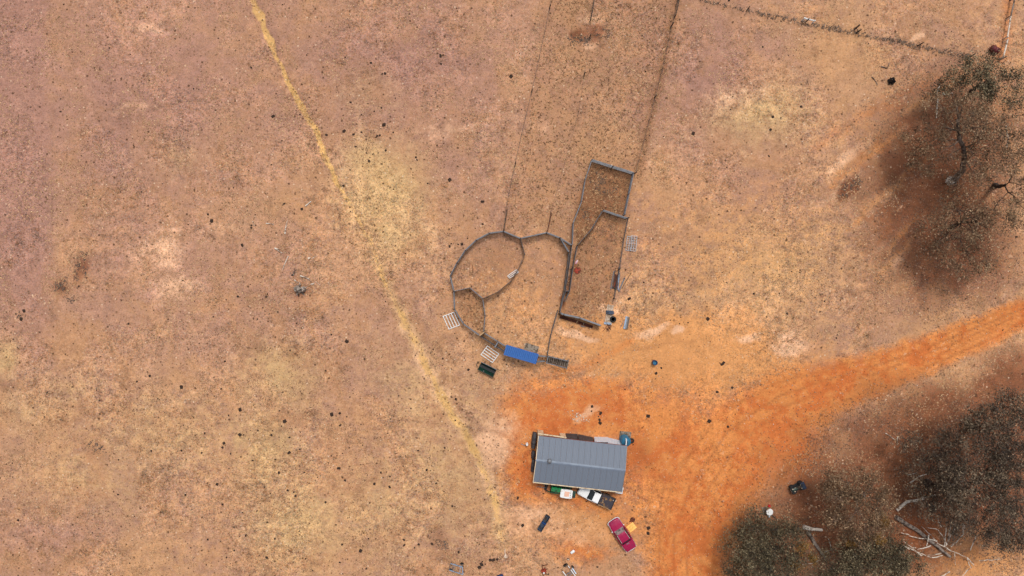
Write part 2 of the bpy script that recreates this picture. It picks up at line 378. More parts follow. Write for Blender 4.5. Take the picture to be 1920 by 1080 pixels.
    c = b.mix(b.math('MULTIPLY', b.step(fl2, .56, .66), b.math('MULTIPLY', b.step(pat2, .42, .62), b.math('MULTIPLY', veg, .65))), c, lin((96, 70, 48), F))
    # weeds and droppings too small to model: dark round specks, gated by patches
    for sc, rad_, gate, colr, am, pn in ((1.1, .16, .70, (78, 54, 38), .8, pat2), (2.1, .24, .66, (110, 80, 56), .65, nM), (1.7, .18, .84, (232, 200, 170), .7, patch)):
        vo = b.n('ShaderNodeTexVoronoi', feature='F1'); b.l(b.pos(), vo.inputs['Vector']); vo.inputs['Scale'].default_value = sc
        vs_ = b.n('ShaderNodeSeparateColor'); b.l(vo.outputs['Color'], vs_.inputs[0])
        dd = b.math('ADD', vo.outputs['Distance'], amp(nF, .25))
        f_ = b.math('MULTIPLY', b.step(dd, rad_ * 1.25, rad_ * .7), b.step(b.math('ADD', vs_.outputs[0], amp(pn, .9)), gate, gate + .06))
        c = b.mix(b.math('MULTIPLY', f_, b.math('MULTIPLY', am, b.math('SUBTRACT', 1.0, b.math('MULTIPLY', b.step(bare, .3, .8), .75)))), c, lin(colr, F))
    b.bump(b.math('ADD', b.math('MULTIPLY', nF, .6), b.math('MULTIPLY', nG, .4)), 0.08, 0.7)
    return b.fin(c, .95, 0, .1)
GROUND = ground_material()

# ------------------------------------------------------------------ ground sheet (seamless; the track is cut out of the same surface)
def build_ground():
    fine_x = np.arange(-40, 1961, 4.0); fine_y = np.arange(-40, 1121, 4.0)
    ext = np.array([60, 160, 400, 1000, 3000, 9000, 30000.0])
    gx = np.concatenate([(-40 - ext)[::-1], fine_x, 1960 + ext]); gy = np.concatenate([(-40 - ext)[::-1], fine_y, 1120 + ext])
    X, Y = np.meshgrid(gx, gy)
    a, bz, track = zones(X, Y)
    seam = line(X, Y, [(x, y, wd * 1.4) for x, y, wd in SEAM], 1.0)
    Z = -0.22 * seam - 0.10 * line(X, Y, TRACK, .5) * 0.5 + (fbm(X, Y, 30, 71, 3) - .5) * 0.06
    v = np.stack([(X - 960) * S, (540 - Y) * S, Z], -1).reshape(-1, 3)
    ny, nx = X.shape; i = np.arange(ny * nx).reshape(ny, nx)
    f = np.stack([i[:-1, :-1], i[1:, :-1], i[1:, 1:], i[:-1, 1:]], -1).reshape(-1, 4)
    tr = (track > .5).reshape(-1)
    ft = tr[f].sum(1) >= 3
    for nm, sel in (('ground', ~ft), ('dirt_track', ft)):
        fs = f[sel]; u, inv = np.unique(fs, return_inverse=True)
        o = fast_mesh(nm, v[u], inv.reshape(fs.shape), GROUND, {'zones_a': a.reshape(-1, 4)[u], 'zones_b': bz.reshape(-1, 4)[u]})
        o.data.shade_smooth()
        o['kind'] = 'structure'
        o['label'] = 'dry tan paddock with sparse grass and bare orange soil' if nm == 'ground' else 'orange dirt track curving past the shed between the trees'
build_ground()

# ------------------------------------------------------------------ object materials
GALV = mat('galvanised_steel', (124, 127, 134), .55, .2, (120, 112, 104), 2, .3, .18)
GALV_D = mat('dull_galvanised_steel', (86, 86, 90), .55, .25, (104, 84, 66), 2, .4, .2)
RUST = mat('rusty_steel', (124, 62, 38), .85, .1, (84, 46, 32), 3, .6, .3, bump=.01)
RUSTRED = mat('rust_red_paint', (168, 58, 34), .75, 0, (98, 50, 34), 4, .5, .25)
TIMBER = mat('weathered_timber', (196, 160, 118), .85, 0, (140, 112, 86), 3, .4, .2)
TIMBER_G = mat('grey_timber', (150, 136, 122), .9, 0, (96, 82, 70), 3, .5, .25)
PALLET = mat('bleached_pallet_timber', (214, 196, 176), .9, 0, (170, 146, 124), 3, .4, .15)
TIMBER_D = mat('dark_timber', (92, 74, 60), .9, 0, (60, 48, 40), 3, .5, .25)
WHITE = mat('white_paint', (236, 236, 234), .4, 0, (204, 184, 164), 2, .2, .05)
WHITE_CAR = mat('white_car_paint', (248, 248, 248), .3, 0, (214, 204, 194), 1.2, .15, .03, spec=.5)
CREAM = mat('cream_paint', (228, 206, 172), .6, 0, (184, 150, 116), 2, .3, .08)
BLUEROOF = mat('blue_roof_steel', (62, 116, 190), .6, .0, (72, 116, 176), 1.2, .3, .08)
ROOF_N = mat('grey_roof_steel', (120, 128, 141), .65, .0, (112, 120, 132), .35, .4, .04, spec=.25)
RIDGE = mat('grey_ridge_steel', (128, 140, 156), .6, .0, (120, 130, 146), 1, .4, .05)
REDWALL = mat('red_brown_wall_steel', (126, 62, 46), .6, .05, (104, 56, 44), 1.5, .4, .12)
MAROON = mat('maroon_car_paint', (164, 18, 72), .35, .05, (152, 24, 74), .9, .35, .08, spec=.45)
CHROME = mat('chrome_trim', (228, 228, 230), .25, .3, (170, 165, 160), 4, .2, .05)
GLASS = mat('tinted_glass', (22, 28, 32), .08, 0, (36, 42, 44), 2, .3, .2, spec=.7)
GLASS_P = mat('dusty_windscreen_glass', (142, 122, 116), .15, 0, (84, 72, 70), 2.6, .5, .2, spec=.7)
BLACK = mat('black_plastic', (30, 31, 34), .6, 0, (58, 56, 54), 3, .25, .25)
RUBBER = mat('tyre_rubber', (36, 35, 35), .85, 0, (74, 60, 50), 4, .35, .25)
TRACGREEN = mat('tractor_green_paint', (22, 150, 84), .4, 0, (20, 110, 62), 2, .4, .1, spec=.5)
TRACGREEN_D = mat('dark_tractor_green', (22, 84, 54), .5, 0, (30, 50, 36), 2, .4, .15)
ORANGEFADE = mat('faded_orange_panel', (232, 182, 156), .6, 0, (240, 206, 188), 3, .4, .08)
DKGREEN = mat('dark_green_paint', (22, 58, 46), .45, 0, (14, 34, 28), 2, .4, .2, spec=.5)
TEAL = mat('teal_tank_plastic', (38, 108, 142), .45, 0, (44, 124, 150), 1.5, .4, .1)
BLUE_D = mat('dark_blue_paint', (52, 66, 88), .6, 0, (40, 42, 50), 3, .5, .2)
BLUEGREY = mat('blue_grey_steel', (150, 168, 190), .45, .2, (110, 104, 100), 3, .35, .12)
TRAYSTEEL = mat('dark_tray_steel', (64, 58, 66), .7, .1, (150, 112, 70), 1.6, .42, .2)
YELLOWWOOD = mat('new_yellow_timber', (255, 202, 112), .7, 0, (246, 184, 96), 4, .4, .06, f=1.0)
DRUMRED = mat('dark_red_steel', (112, 40, 42), .55, .1, (84, 38, 36), 3, .5, .15)
TARP = mat('charcoal_sheet', (62, 60, 64), .7, 0, (84, 80, 80), 2, .4, .2)
BLUEBIN = mat('deep_blue_plastic', (14, 56, 110), .35, 0, (16, 44, 84), 2, .4, .1)
BARK = mat('grey_eucalypt_bark', (122, 106, 94), .95, 0, (76, 62, 54), 1.2, .5, .3, bump=.03)
BARK_D = mat('dark_eucalypt_bark', (58, 48, 44), .95, 0, (40, 34, 32), 1.2, .5, .3, bump=.03)
DEADWOOD = mat('bleached_dead_wood', (226, 212, 196), .9, 0, (146, 122, 104), 2, .4, .2)
DEADWOOD_D = mat('grey_dead_wood', (146, 131, 120), .92, 0, (80, 68, 60), 2, .5, .25, bump=.02)
DUNG = mat('dry_dung', (52, 36, 26), .95, 0, (80, 58, 40), 6, .3, .3, bump=.02)
STONE = mat('pale_stone', (226, 204, 182), .9, 0, (188, 150, 122), 5, .4, .2, bump=.02)
REDPLASTIC = mat('bright_red_plastic', (206, 30, 34), .4, 0, (180, 30, 32), 3, .4, .1)
SKYBLUE = mat('pale_blue_enamel', (206, 222, 238), .4, 0, (230, 234, 240), 2, .4, .06)

def tyre(parent, c, r, wd, axis='y', tread=RUBBER, rimmat=GALV_D, name='wheel', rz=0.0):
    """wheel with tyre and rim; axis y = rolling wheel"""
    M = Matrix.Rotation(R(90), 3, 'X') if axis == 'y' else Matrix.Identity(3)
    M = Matrix.Rotation(rz, 3, 'Z') @ M
    h = wd / 2
    rim = MB().lathe([(r * .1, -h * .7), (r * .5, -h * .75), (r * .57, -h * .9), (r * .57, h * .9), (r * .5, h * .75), (r * .1, h * .7)], 14, c, M).build(name, rimmat, parent, True)
    prof = [(r * .56, -h * .9), (r * .62, -h), (r * .92, -h * .95), (r, -h * .6), (r, h * .6), (r * .92, h * .95), (r * .62, h), (r * .56, h * .9)]
    MB().lathe(prof + [prof[0]], 22, c, M).build('tyre', tread, rim, True)
    return rim
#@@OBJECTS
# ------------------------------------------------------------------ the shed
def build_shed():
    zE, zR = 2.9, 3.75
    tl, tr, br, bl = P(1008, 817, zE), P(1174, 836, zE), P(1166, 921, zE), P(1002, 905, zE)
    c = (tl + tr + br + bl) / 4; rz = math.atan2(tr.y - tl.y, tr.x - tl.x)
    L, Wd = 11.66, 6.05
    t = thing('farm_shed', 'farm shed with grey gabled steel roof, open along its lower side', 'shed', (c.x, c.y, 0), rz)
    hx, hy = L / 2, Wd / 2; wx, wy = hx - .12, hy - .28
    # walls
    wl = MB().box((0, wy, zE / 2 - .05), (2 * wx, .06, zE - .1)).build('wall', REDWALL, t)
    MB().box((-wx, 0, zE / 2 - .05), (.06, 2 * wy - .07, zE - .1)).add([(-wx, -wy + .04, zE - .1), (-wx, wy - .04, zE - .1), (-wx, 0, zR - .12), (-wx + .05, -wy + .04, zE - .1), (-wx + .05, wy - .04, zE - .1), (-wx + .05, 0, zR - .12)], [(0, 1, 2), (5, 4, 3), (0, 2, 5, 3), (1, 4, 5, 2)]).build('wall', REDWALL, t)
    MB().box((wx, 0, zE / 2 - .05), (.06, 2 * wy - .07, zE - .1)).add([(wx, -wy + .04, zE - .1), (wx, wy - .04, zE - .1), (wx, 0, zR - .12), (wx - .05, -wy + .04, zE - .1), (wx - .05, wy - .04, zE - .1), (wx - .05, 0, zR - .12)], [(2, 1, 0), (3, 4, 5), (3, 5, 2, 0), (2, 5, 4, 1)]).build('wall', REDWALL, t)
    for i in range(5):
        x = -wx + .1 + i * (2 * wx - .2) / 4
        MB().box((x, -wy, zE / 2 - .06), (.12, .12, zE - .12)).build('post', TIMBER_D, t)
    MB().beam((-wx + .2, -wy + .12, zE - .2), (wx - .2, -wy + .12, zE - .2), .08, .18).build('lintel', TIMBER_D, t)
    # two slopes of ribbed sheets; every sheet is its own piece
    n = 15; sw = L / n
    slope = math.hypot(hy, zR - zE)
    for side in (1, -1):
        rf = MB()
        for k in range(4):
            f = .08 + k * .28
            rf.beam((-wx + .08, side * hy * (1 - f), zE + (zR - zE) * f - .12), (wx - .08, side * hy * (1 - f), zE + (zR - zE) * f - .12), .06, .06)
        roof = rf.build('roof', GALV_D, t)
        prof = []
        for r in range(4):
            x0 = r * sw / 4
            prof += [(x0 + .004, .0), (x0 + sw / 4 * .62, .0), (x0 + sw / 4 * .72, .022), (x0 + sw / 4 * .9, .022)]
        prof.append((sw - .014, 0.0))
        e, rdg = Vector((0, side * hy, zE)), Vector((0, side * .03, zR))
        nrm = Vector((0, side * (zR - zE), hy)).normalized()
        vs, fs = [], []
        for q in (e, rdg):
            for x, h in prof: vs.append(q + Vector((x, 0, 0)) + nrm * h)
            for x, h in prof: vs.append(q + Vector((x, 0, 0)) + nrm * (h - .006))
        m = len(prof)
        for k in range(m - 1):
            fs += [(k, k + 1, 2 * m + k + 1, 2 * m + k), (m + k + 1, m + k, 3 * m + k, 3 * m + k + 1)]
        fs += [(0, 2 * m, 3 * m, m), (m - 1, 2 * m - 1, 4 * m - 1, 3 * m - 1)]
        if side > 0: fs = [tuple(reversed(f)) for f in fs]
        o0 = MB().add(vs, fs).build('roof_sheet', ROOF_N, roof); o0.location = (-hx, 0, 0)
        for k in range(1, n):
            o = o0.copy(); COL.objects.link(o); o.location = (-hx + k * sw, 0, 0)
    MB().add([(-hx - .02, -.2, zR - .02), (-hx - .02, 0, zR + .07), (-hx - .02, .2, zR - .02), (hx + .02, -.2, zR - .02), (hx + .02, 0, zR + .07), (hx + .02, .2, zR - .02)],
             [(0, 3, 4, 1), (1, 4, 5, 2), (0, 1, 2), (5, 4, 3)]).build('ridge_cap', RIDGE, t)
    for s_, nm in ((1, -1), (-1, 1)):
        MB().add([(s_ * (hx + .03), -hy - .02, zE - .16), (s_ * (hx + .03), -hy - .02, zE + .05), (s_ * (hx + .03), 0, zR + .05), (s_ * (hx + .03), hy + .02, zE + .05), (s_ * (hx + .03), hy + .02, zE - .16), (s_ * (hx + .03), 0, zR - .16),
                  (s_ * (hx - .05), -hy - .02, zE - .16), (s_ * (hx - .05), -hy - .02, zE + .05), (s_ * (hx - .05), 0, zR + .05), (s_ * (hx - .05), hy + .02, zE + .05), (s_ * (hx - .05), hy + .02, zE - .16), (s_ * (hx - .05), 0, zR - .16)],
                 [(0, 1, 2, 5), (5, 2, 3, 4), (6, 11, 8, 7), (11, 10, 9, 8), (1, 7, 8, 2), (2, 8, 9, 3), (0, 5, 11, 6), (5, 4, 10, 11)]).build('barge_board', CREAM if s_ < 0 else GALV, t)
    MB().box((0, -hy - .07, zE - .06), (L + .04, .12, .11)).build('gutter', CREAM, t)
    MB().box((0, hy + .025, zE - .07), (L + .04, .05, .11)).build('gutter', REDWALL, t)
    v = MB().lathe([(.16, 0), (.16, .18), (.26, .2), (.3, .32), (.27, .46), (.14, .54), (.03, .56)], 16, (-hx + 1.75, .14, zR - .12)).build('roof_vent', GALV, t, True)
    MB().lathe([(.3, 0), (.3, .03), (.17, .06)], 16, (-hx + 1.75, .14, zR - .04)).build('flashing', GALV_D, v)
    # downpipe reaching over the tank
    MB().tube([(hx - .12, hy + .07, zE - .02), (hx - .12, hy + .5, zE - .1), (hx - .12, hy + .78, zE - .35), (hx - .12, hy + .8, 2.25)], .06, 8).build('downpipe', WHITE, t)
    return t
build_shed()
SHED_RZ = heading((1008, 817), (1174, 836))
# things round the shed
tk = thing('water_tank', 'round teal plastic water tank at the shed corner under the white downpipe', 'water tank', P(1170, 823), 0)
MB().lathe([(.62, 0), (.64, .05), (.64, 1.75), (.6, 1.85), (.3, 2.05), (.2, 2.07)], 24).build('tank_body', TEAL, tk, True)
for k in range(5): MB().lathe([(.645, 0), (.66, .02), (.66, .06), (.645, .08)], 24, (0, 0, .25 + k * .32)).build('rib', TEAL, tk, True)
MB().lathe([(.2, 0), (.2, .06), (.05, .08)], 14, (0, 0, 2.06)).build('lid', BLUE_D, tk)
st = thing('timber_tank_stand', 'flat pale timber slab lying under the upper side of the teal tank', 'slab', P(1172, 818), SHED_RZ)
for k in range(4): MB().box((-.6 + k * .4, .1, .035), (.36, 1.1, .07)).build('plank', TIMBER_G, st)
tt = thing('old_tyre', 'old black tyre lying flat beside the teal water tank', 'tyre', P(1184, 826), 0)
MB().lathe([(.2, .0), (.3, -.0), (.36, .05), (.36, .17), (.3, .22), (.2, .22), (.17, .11), (.2, .0)], 20, (0, 0, .0)).build('casing', RUBBER, tt, True)
MB().lathe([(.19, .05), (.19, .1), (.02, .12)], 16).build('rim', RUST, tt)
fr = thing('timber_awning_frame', 'cream timber beam frame standing along the shed wall, upper left corner', 'timber frame', P(1032, 818, 0), SHED_RZ)
fo = fr.location
def loc_in(o, p, rz):
    d = Vector(p) - Vector((o.location.x, o.location.y, 0)); return Matrix.Rotation(-rz, 3, 'Z') @ d
a, b_ = loc_in(fr, P(1009.5, 813, 2.5), SHED_RZ), loc_in(fr, P(1061, 820.3, 2.5), SHED_RZ)
MB().beam(a, b_, .15, .18).build('beam', CREAM, fr)
for q in (a, b_): MB().box((q.x + (.35 if q is a else -.3), q.y - .16, 1.2), (.75, .34, 2.4)).build('post', CREAM, fr)
for nm, lab, mt, pts in (
    ('roofing_sheet', 'charcoal steel sheet leaning on the shed wall beside the cream frame', TARP, [(1061, 819.8), (1083, 820.8), (1083, 825), (1062, 822.5)]),
    ('roofing_sheet', 'long charcoal steel sheet leaning on the shed wall, middle of the wall', TARP, [(1084, 821.3), (1112, 827.3), (1112, 829), (1085, 824)]),
    ('roofing_sheet', 'pale grey steel sheet leaning on the shed wall right of the charcoal sheets', SKYBLUE, [(1114, 826.5), (1140, 827), (1141, 829), (1115, 828)]),
    ('roofing_sheet', 'pale grey steel sheet leaning on the shed wall nearest the water tank', SKYBLUE, [(1139, 827.5), (1166, 834), (1165, 836), (1140, 830.5)])):
    q = [P(x, y, 1.0 if i < 2 else 2.2) for i, (x, y) in enumerate(pts)]
    o0 = q[0].copy(); o0.z = 0
    tp = thing(nm, lab, 'metal sheet', o0)
    low = [P(x, y - .5, .0) - o0 for x, y in ((pts[0][0] + 0, pts[0][1] + 3.5), (pts[1][0], pts[1][1] + 3.5))]
    MB().plate([low[0] + Vector((0, .75, 0)), low[1] + Vector((0, .75, 0)), q[2] - o0, q[3] - o0], .03).build('sheet', mt, tp)
    for k in range(5):
        f = .1 + k * .2
        MB().tube([(low[0] + Vector((0, .75, 0))).lerp(low[1] + Vector((0, .75, 0)), f) + Vector((0, 0, .02)), (q[3] - o0).lerp(q[2] - o0, f) + Vector((0, 0, .02))], .025, 4).build('rib', mt, tp)
bx = thing('crate', 'small cream crate on the ground by the shed wall', 'crate', P(1117, 823), SHED_RZ)
MB().box((0, 0, .25), (.5, .36, .5)).build('box', CREAM, bx); MB().box((0, 0, .52), (.54, .4, .04)).build('lid', TIMBER, bx)
wb = thing('white_board', 'white panel propped on the shed wall above the pale sheets', 'board', P(1147, 829.5), SHED_RZ)
MB().plate([(-.6, .12, 0), (.6, .12, 0), (.6, -.25, 2.1), (-.6, -.25, 2.1)], .04).build('panel', WHITE, wb); MB().beam((-.6, -.25, 2.1), (.6, -.25, 2.1), .06, .06).build('edge_strip', GALV, wb)
# dark sheets along the left wall
for lab, (x, y), dims in (('charcoal tarpaulin-covered stack against the left shed wall, upper end', (1001, 824), (.55, 2.1, 1.2)),
                          ('dark covered pile against the left shed wall by the ridge end', (999.5, 851), (.45, 1.0, .8)),
                          ('low dark covered pile against the left shed wall, lower end', (999, 872), (.4, 1.7, .5))):
    tp = thing('covered_pile', lab, 'covered pile', P(x, y), SHED_RZ)
    m = MB(); n = 7
    rings = []
    for k in range(n):
        f = k / (n - 1); y_ = (f - .5) * dims[1]; hh = dims[2] * (.78 + .22 * math.sin(f * math.pi) + random.uniform(-.06, .06)); w2 = dims[0] / 2 * (.85 + .2 * math.sin(f * math.pi))
        rings.append([(-w2 * 1.15, y_, 0), (-w2, y_, hh * .7), (-w2 * .5, y_, hh), (w2 * .6, y_, hh * .96), (w2, y_, hh * .8), (w2 * 1.05, y_, 0)])
    m.loft(rings).build('cover', TARP, tp)
    for k in range(2): MB().tube([Vector(p) * 1.0 + Vector((0, 0, .01)) for p in rings[2 + 2 * k][:6]], .015, 4).build('strap', BLACK, tp)
fz = thing('white_cabinet', 'white metal cabinet with dark red marks at the lower right corner of the shed', 'cabinet', P(1159, 917.5), SHED_RZ)
MB().box((0, 0, .42), (.95, .62, .84)).build('body', SKYBLUE, fz); MB().box((-.2, 0, .86), (.5, .6, .05)).build('lid', WHITE, fz); MB().box((.27, 0, .86), (.38, .6, .05)).build('lid', SKYBLUE, fz)
MB().box((-.03, .02, .895), (.12, .16, .02)).build('latch', DRUMRED, fz); MB().box((.3, .05, .895), (.1, .14, .02)).build('latch', DRUMRED, fz)
MB().box((.4, .45, .5), (.2, .28, 1.0)).build('side_shelf', WHITE, fz)
wd = thing('gas_bottle', 'white upright gas bottle on bare soil left of the shed', 'gas bottle', P(988, 831.5), 0)
MB().lathe([(.17, 0), (.19, .06), (.19, .62), (.15, .74), (.06, .8)], 14).build('cylinder', WHITE, wd, True)
MB().lathe([(.11, .76), (.13, .78), (.13, .9), (.11, .9)], 12).build('collar', WHITE, wd); MB().tube([(0, 0, .8), (0, 0, .9)], .03, 6).build('valve', RUST, wd)
sk = thing('short_pipe', 'short grey pipe lying left of the white gas bottle', 'pipe', P(981, 834), heading((979, 833), (986, 836)))
MB().tube([(-.28, 0, .05), (.28, 0, .05)], .05, 8).build('pipe', GALV, sk); MB().tube([(.24, 0, .05), (.3, 0, .05)], .065, 8).build('collar', GALV_D, sk)

# ------------------------------------------------------------------ vehicles
def rr(w, z0, z1, x, inset=.1):
    """body cross-section ring at station x: half width w, bottom z0, shoulder z1"""
    return [(x, -w * .86, z0), (x, -w, z0 + (z1 - z0) * .35), (x, -w * .985, z1 - (z1 - z0) * .18), (x, -w + inset, z1), (x, w - inset, z1), (x, w * .985, z1 - (z1 - z0) * .18), (x, w, z0 + (z1 - z0) * .35), (x, w * .86, z0)]
def wheels(t, xs, y, r, wd, rim=GALV_D):
    for x in xs:
        for s_ in (-1, 1): tyre(t, (x, s_ * y, r), r, wd, rimmat=rim)

def build_sedan():
    rz = heading((1184, 1029), (1149, 975.5))
    t = thing('parked_sedan', 'maroon old sedan with chrome trim parked on bare soil below the shed', 'car', P(1166, 1001.2, .4), rz)
    t.location.z = 0
    st_ = [(-2.33, .60, .42, .72), (-2.28, .72, .36, .82), (-1.9, .84, .25, .88), (-1.2, .88, .22, .92), (0, .9, .22, .93), (1.0, .89, .22, .92), (1.75, .86, .25, .88), (2.2, .78, .32, .84), (2.32, .66, .42, .76)]
    MB().loft([rr(w_, z0, z1, x) for x, w_, z0, z1 in st_]).build('body', MAROON, t, True)
    def panel(nm, pts, th, m, sm=False, label=None): return MB().plate(pts, th).build(nm, m, t, sm, label)
    bn = MB().loft([[(x, -w_, z - .05), (x, -w_ * .8, z), (x, 0, z + .025), (x, w_ * .8, z), (x, w_, z - .05)] for x, w_, z in ((1.0, .74, .955), (1.6, .72, .93), (2.15, .62, .87))]).build('bonnet', MAROON, t)
    MB().loft([[(x, -w_, z - .05), (x, -w_ * .8, z), (x, 0, z + .02), (x, w_ * .8, z), (x, w_, z - .05)] for x, w_, z in ((-2.22, .62, .85), (-1.7, .74, .925), (-1.18, .76, .955))]).build('boot_lid', MAROON, t)
    # greenhouse
    zb, zt = .93, 1.37
    roof = [[(x, -w_, z - .05), (x, -w_ * .85, z), (x, 0, z + .025), (x, w_ * .85, z), (x, w_, z - .05)] for x, w_, z in ((-.72, .57, zt - .03), (-.3, .62, zt + .01), (.25, .6, zt), (.5, .56, zt - .04))]
    MB().loft(roof).build('roof', MAROON, t)
    panel('windscreen', [(1.02, -.70, zb + .02), (1.02, .70, zb + .02), (.5, .53, zt - .05), (.5, -.53, zt - .05)], .02, GLASS_P)
    panel('rear_window', [(-1.12, .70, zb + .02), (-1.12, -.70, zb + .02), (-.74, -.55, zt - .05), (-.74, .55, zt - .05)], .02, GLASS)
    for s_ in (-1, 1):
        for x0, x1, x2, x3 in ((-.98, -.22, -.24, -.66), (-.16, .92, .42, -.18)):
            q = MB().plate([(x0, s_ * .81, zb), (x1, s_ * .81, zb), (x2, s_ * .615, zt - .08), (x3, s_ * .625, zt - .08)], .02).build('side_window', GLASS, t)
        for (xa, xb) in ((1.02, .48), (-.2, -.21), (-1.1, -.74)):
            MB().tube([(xa, s_ * (.74 if abs(xa) > .5 else .8), zb + .0), (xb, s_ * .585, zt - .05)], .035, 5).build('pillar', MAROON, t)
        MB().tube([(.5, s_ * .6, zt - .05), (-.7, s_ * .62, zt - .05)], .022, 5).build('gutter_trim', CHROME, t)
        MB().tube([(2.2, s_ * .76, .82), (1.7, s_ * .85, .885), (.95, s_ * .885, .93)], .018, 5).build('chrome_strip', CHROME, t)
        MB().tube([(-1.2, s_ * .87, .92), (-1.9, s_ * .84, .88), (-2.25, s_ * .74, .83)], .014, 5).build('chrome_strip', CHROME, t)
        MB().tube([(1.15, s_ * .82, .92), (1.15, s_ * .9, 1.0)], .018, 5).build('mirror_stalk', CHROME, t)
        MB().lathe([(.02, -.05), (.065, -.04), (.08, .03), (.02, .05)], 10, (1.15, s_ * .93, 1.03)).build('mirror', WHITE, t, True)
        MB().lathe([(.02, 0), (.1, .01), (.11, .05)], 12, (2.27, s_ * .5, .66), Matrix.Rotation(R(90), 3, 'Y')).build('headlight', SKYBLUE, t)
        MB().box((-2.32, s_ * .5, .68), (.03, .22, .12)).build('tail_light', REDPLASTIC, t)
        for xd0, xd1 in ((-.2, .95), (-1.05, -.22)):
            d = MB().box(((xd0 + xd1) / 2, s_ * .895, .6), (xd1 - xd0 - .03, .03, .5)).build('door', MAROON, t)
            MB().box((xd0 + .15, s_ * .918, .78), (.16, .025, .03)).build('handle', CHROME, d)
    bm = [(2.02, -.90, .5), (2.28, -.82, .52), (2.42, -.5, .53), (2.44, 0, .53), (2.42, .5, .53), (2.28, .82, .52), (2.02, .9, .5)]
    MB().tube([(x, y, z + .2) for x, y, z in bm], .055, 7).build('front_bumper', CHROME, t)
    MB().tube([(-x, y, z) for x, y, z in bm[1:-1]], .05, 7).build('rear_bumper', CHROME, t)
    MB().box((2.31, 0, .62), (.03, .78, .14)).build('grille', BLACK, t)
    MB().box((-1.28, 0, .985), (.1, .42, .02)).build('parcel_vent', GALV, t)
    MB().box((-2.34, .72, .3), (.1, .1, .08)).build('exhaust', WHITE, t)
    wheels(t, (1.4, -1.35), .74, .31, .19, CHROME)
build_sedan()

def build_ute():
    rz = heading((1144, 952), (1085, 925.5))
    c = P(1117.5, 931.0, 1.0)
    t = thing('white_ute', 'white utility with dark rusty steel tray, nosed under the shed roof', 'ute', (c.x, c.y, 0), rz)
    st_ = [(2.42, .66, .5, .8), (2.35, .76, .4, .95), (1.6, .81, .35, 1.02), (1.0, .83, .35, 1.06), (.1, .84, .35, 1.08), (-.42, .84, .35, 1.08)]
    MB().loft([rr(w_, z0, z1, x) for x, w_, z0, z1 in st_]).build('body', WHITE_CAR, t, True)
    MB().loft([[(x, -w_, z - .05), (x, -w_ * .8, z), (x, 0, z + .03), (x, w_ * .8, z), (x, w_, z - .05)] for x, w_, z in ((2.3, .66, .97), (1.7, .74, 1.05), (1.05, .76, 1.1))]).build('bonnet', WHITE_CAR, t)
    zt = 1.62
    MB().loft([[(x, -w_, z - .07), (x, -w_ * .86, z), (x, 0, z + .02), (x, w_ * .86, z), (x, w_, z - .07)] for x, w_, z in ((.42, .62, zt - .03), (.1, .66, zt), (-.42, .66, zt - .01))]).build('roof', WHITE_CAR, t)
    MB().plate([(1.08, -.72, 1.1), (1.08, .72, 1.1), (.44, .6, zt - .06), (.44, -.6, zt - .06)], .02).build('windscreen', GLASS, t)
    MB().plate([(-.43, .7, 1.1), (-.43, -.7, 1.1), (-.425, -.62, zt - .08), (-.425, .62, zt - .08)], .02).build('rear_window', GLASS, t)
    for s_ in (-1, 1):
        MB().plate([(-.36, s_ * .8, 1.08), (.95, s_ * .8, 1.08), (.42, s_ * .65, zt - .1), (-.36, s_ * .66, zt - .1)], .02).build('side_window', GLASS, t)
        for xa, xb in ((1.08, .42), (-.41, -.4)): MB().tube([(xa, s_ * .76, 1.07), (xb, s_ * .63, zt - .06)], .04, 5).build('pillar', WHITE_CAR, t)
        d = MB().box((.28, s_ * .84, .72), (1.2, .03, .6)).build('door', WHITE_CAR, t); MB().box((-.15, s_ * .862, .92), (.16, .025, .04)).build('handle', BLACK, d)
        MB().box((.85, s_ * .98, 1.18), (.1, .2, .15)).build('mirror', BLACK, t)
        MB().box((2.4, s_ * .52, .76), (.06, .26, .16)).build('headlight', SKYBLUE, t)
    MB().box((2.43, 0, .48), (.14, 1.5, .18)).build('front_bumper', BLACK, t)
    for s_ in (-1, 1): MB().tube([(.25, s_ * .1, 1.3), (.9, s_ * .35, 1.13)], .012, 4).build('wiper', BLACK, t)
    # tray
    zf = .95
    ch = MB()
    for s_ in (-1, 1): ch.beam((-.45, s_ * .4, .62), (-2.5, s_ * .4, .62), .08, .16)
    ch.build('chassis', BLACK, t)
    tray = MB().box((-1.52, 0, zf), (1.95, 1.62, .06)).build('tray', TRAYSTEEL, t)
    for k in range(7): MB().box((-1.52, -.72 + k * .24, zf + .045), (1.9, .19, .02)).build('plank', TRAYSTEEL, tray)
    for s_ in (-1, 1):
        MB().box((-1.52, s_ * .83, zf + .12), (1.97, .045, .26)).build('side_board', TIMBER if s_ > 0 else TIMBER_D, tray)
    MB().box((-2.52, 0, zf + .12), (.045, 1.64, .26)).build('tailgate', TRAYSTEEL, tray)
    hb = MB()
    for y in (-.86, -.4, 0, .4, .86): hb.beam((-.5, y, zf - .05), (-.5, y, 1.62), .05, .05)
    for z_ in (1.2, 1.4, 1.62): hb.beam((-.5, -.92, z_), (-.5, .92, z_), .05, .05)
    hb.build('headboard', BLACK, tray)
    for x, y, sx, sy, m in ((-1.1, .3, .2, .12, TIMBER), (-1.0, -.1, .1, .2, RUST), (-1.35, -.15, .12, .08, TIMBER), (-1.0, .05, .08, .08, CREAM), (-2.3, -.5, .07, .07, WHITE)):
        MB().box((x, y, zf + .09), (sx, sy, .08), rz=random.random()).build('scrap', m, tray)
    wheels(t, (1.55, -1.55), .72, .34, .22)
build_ute()

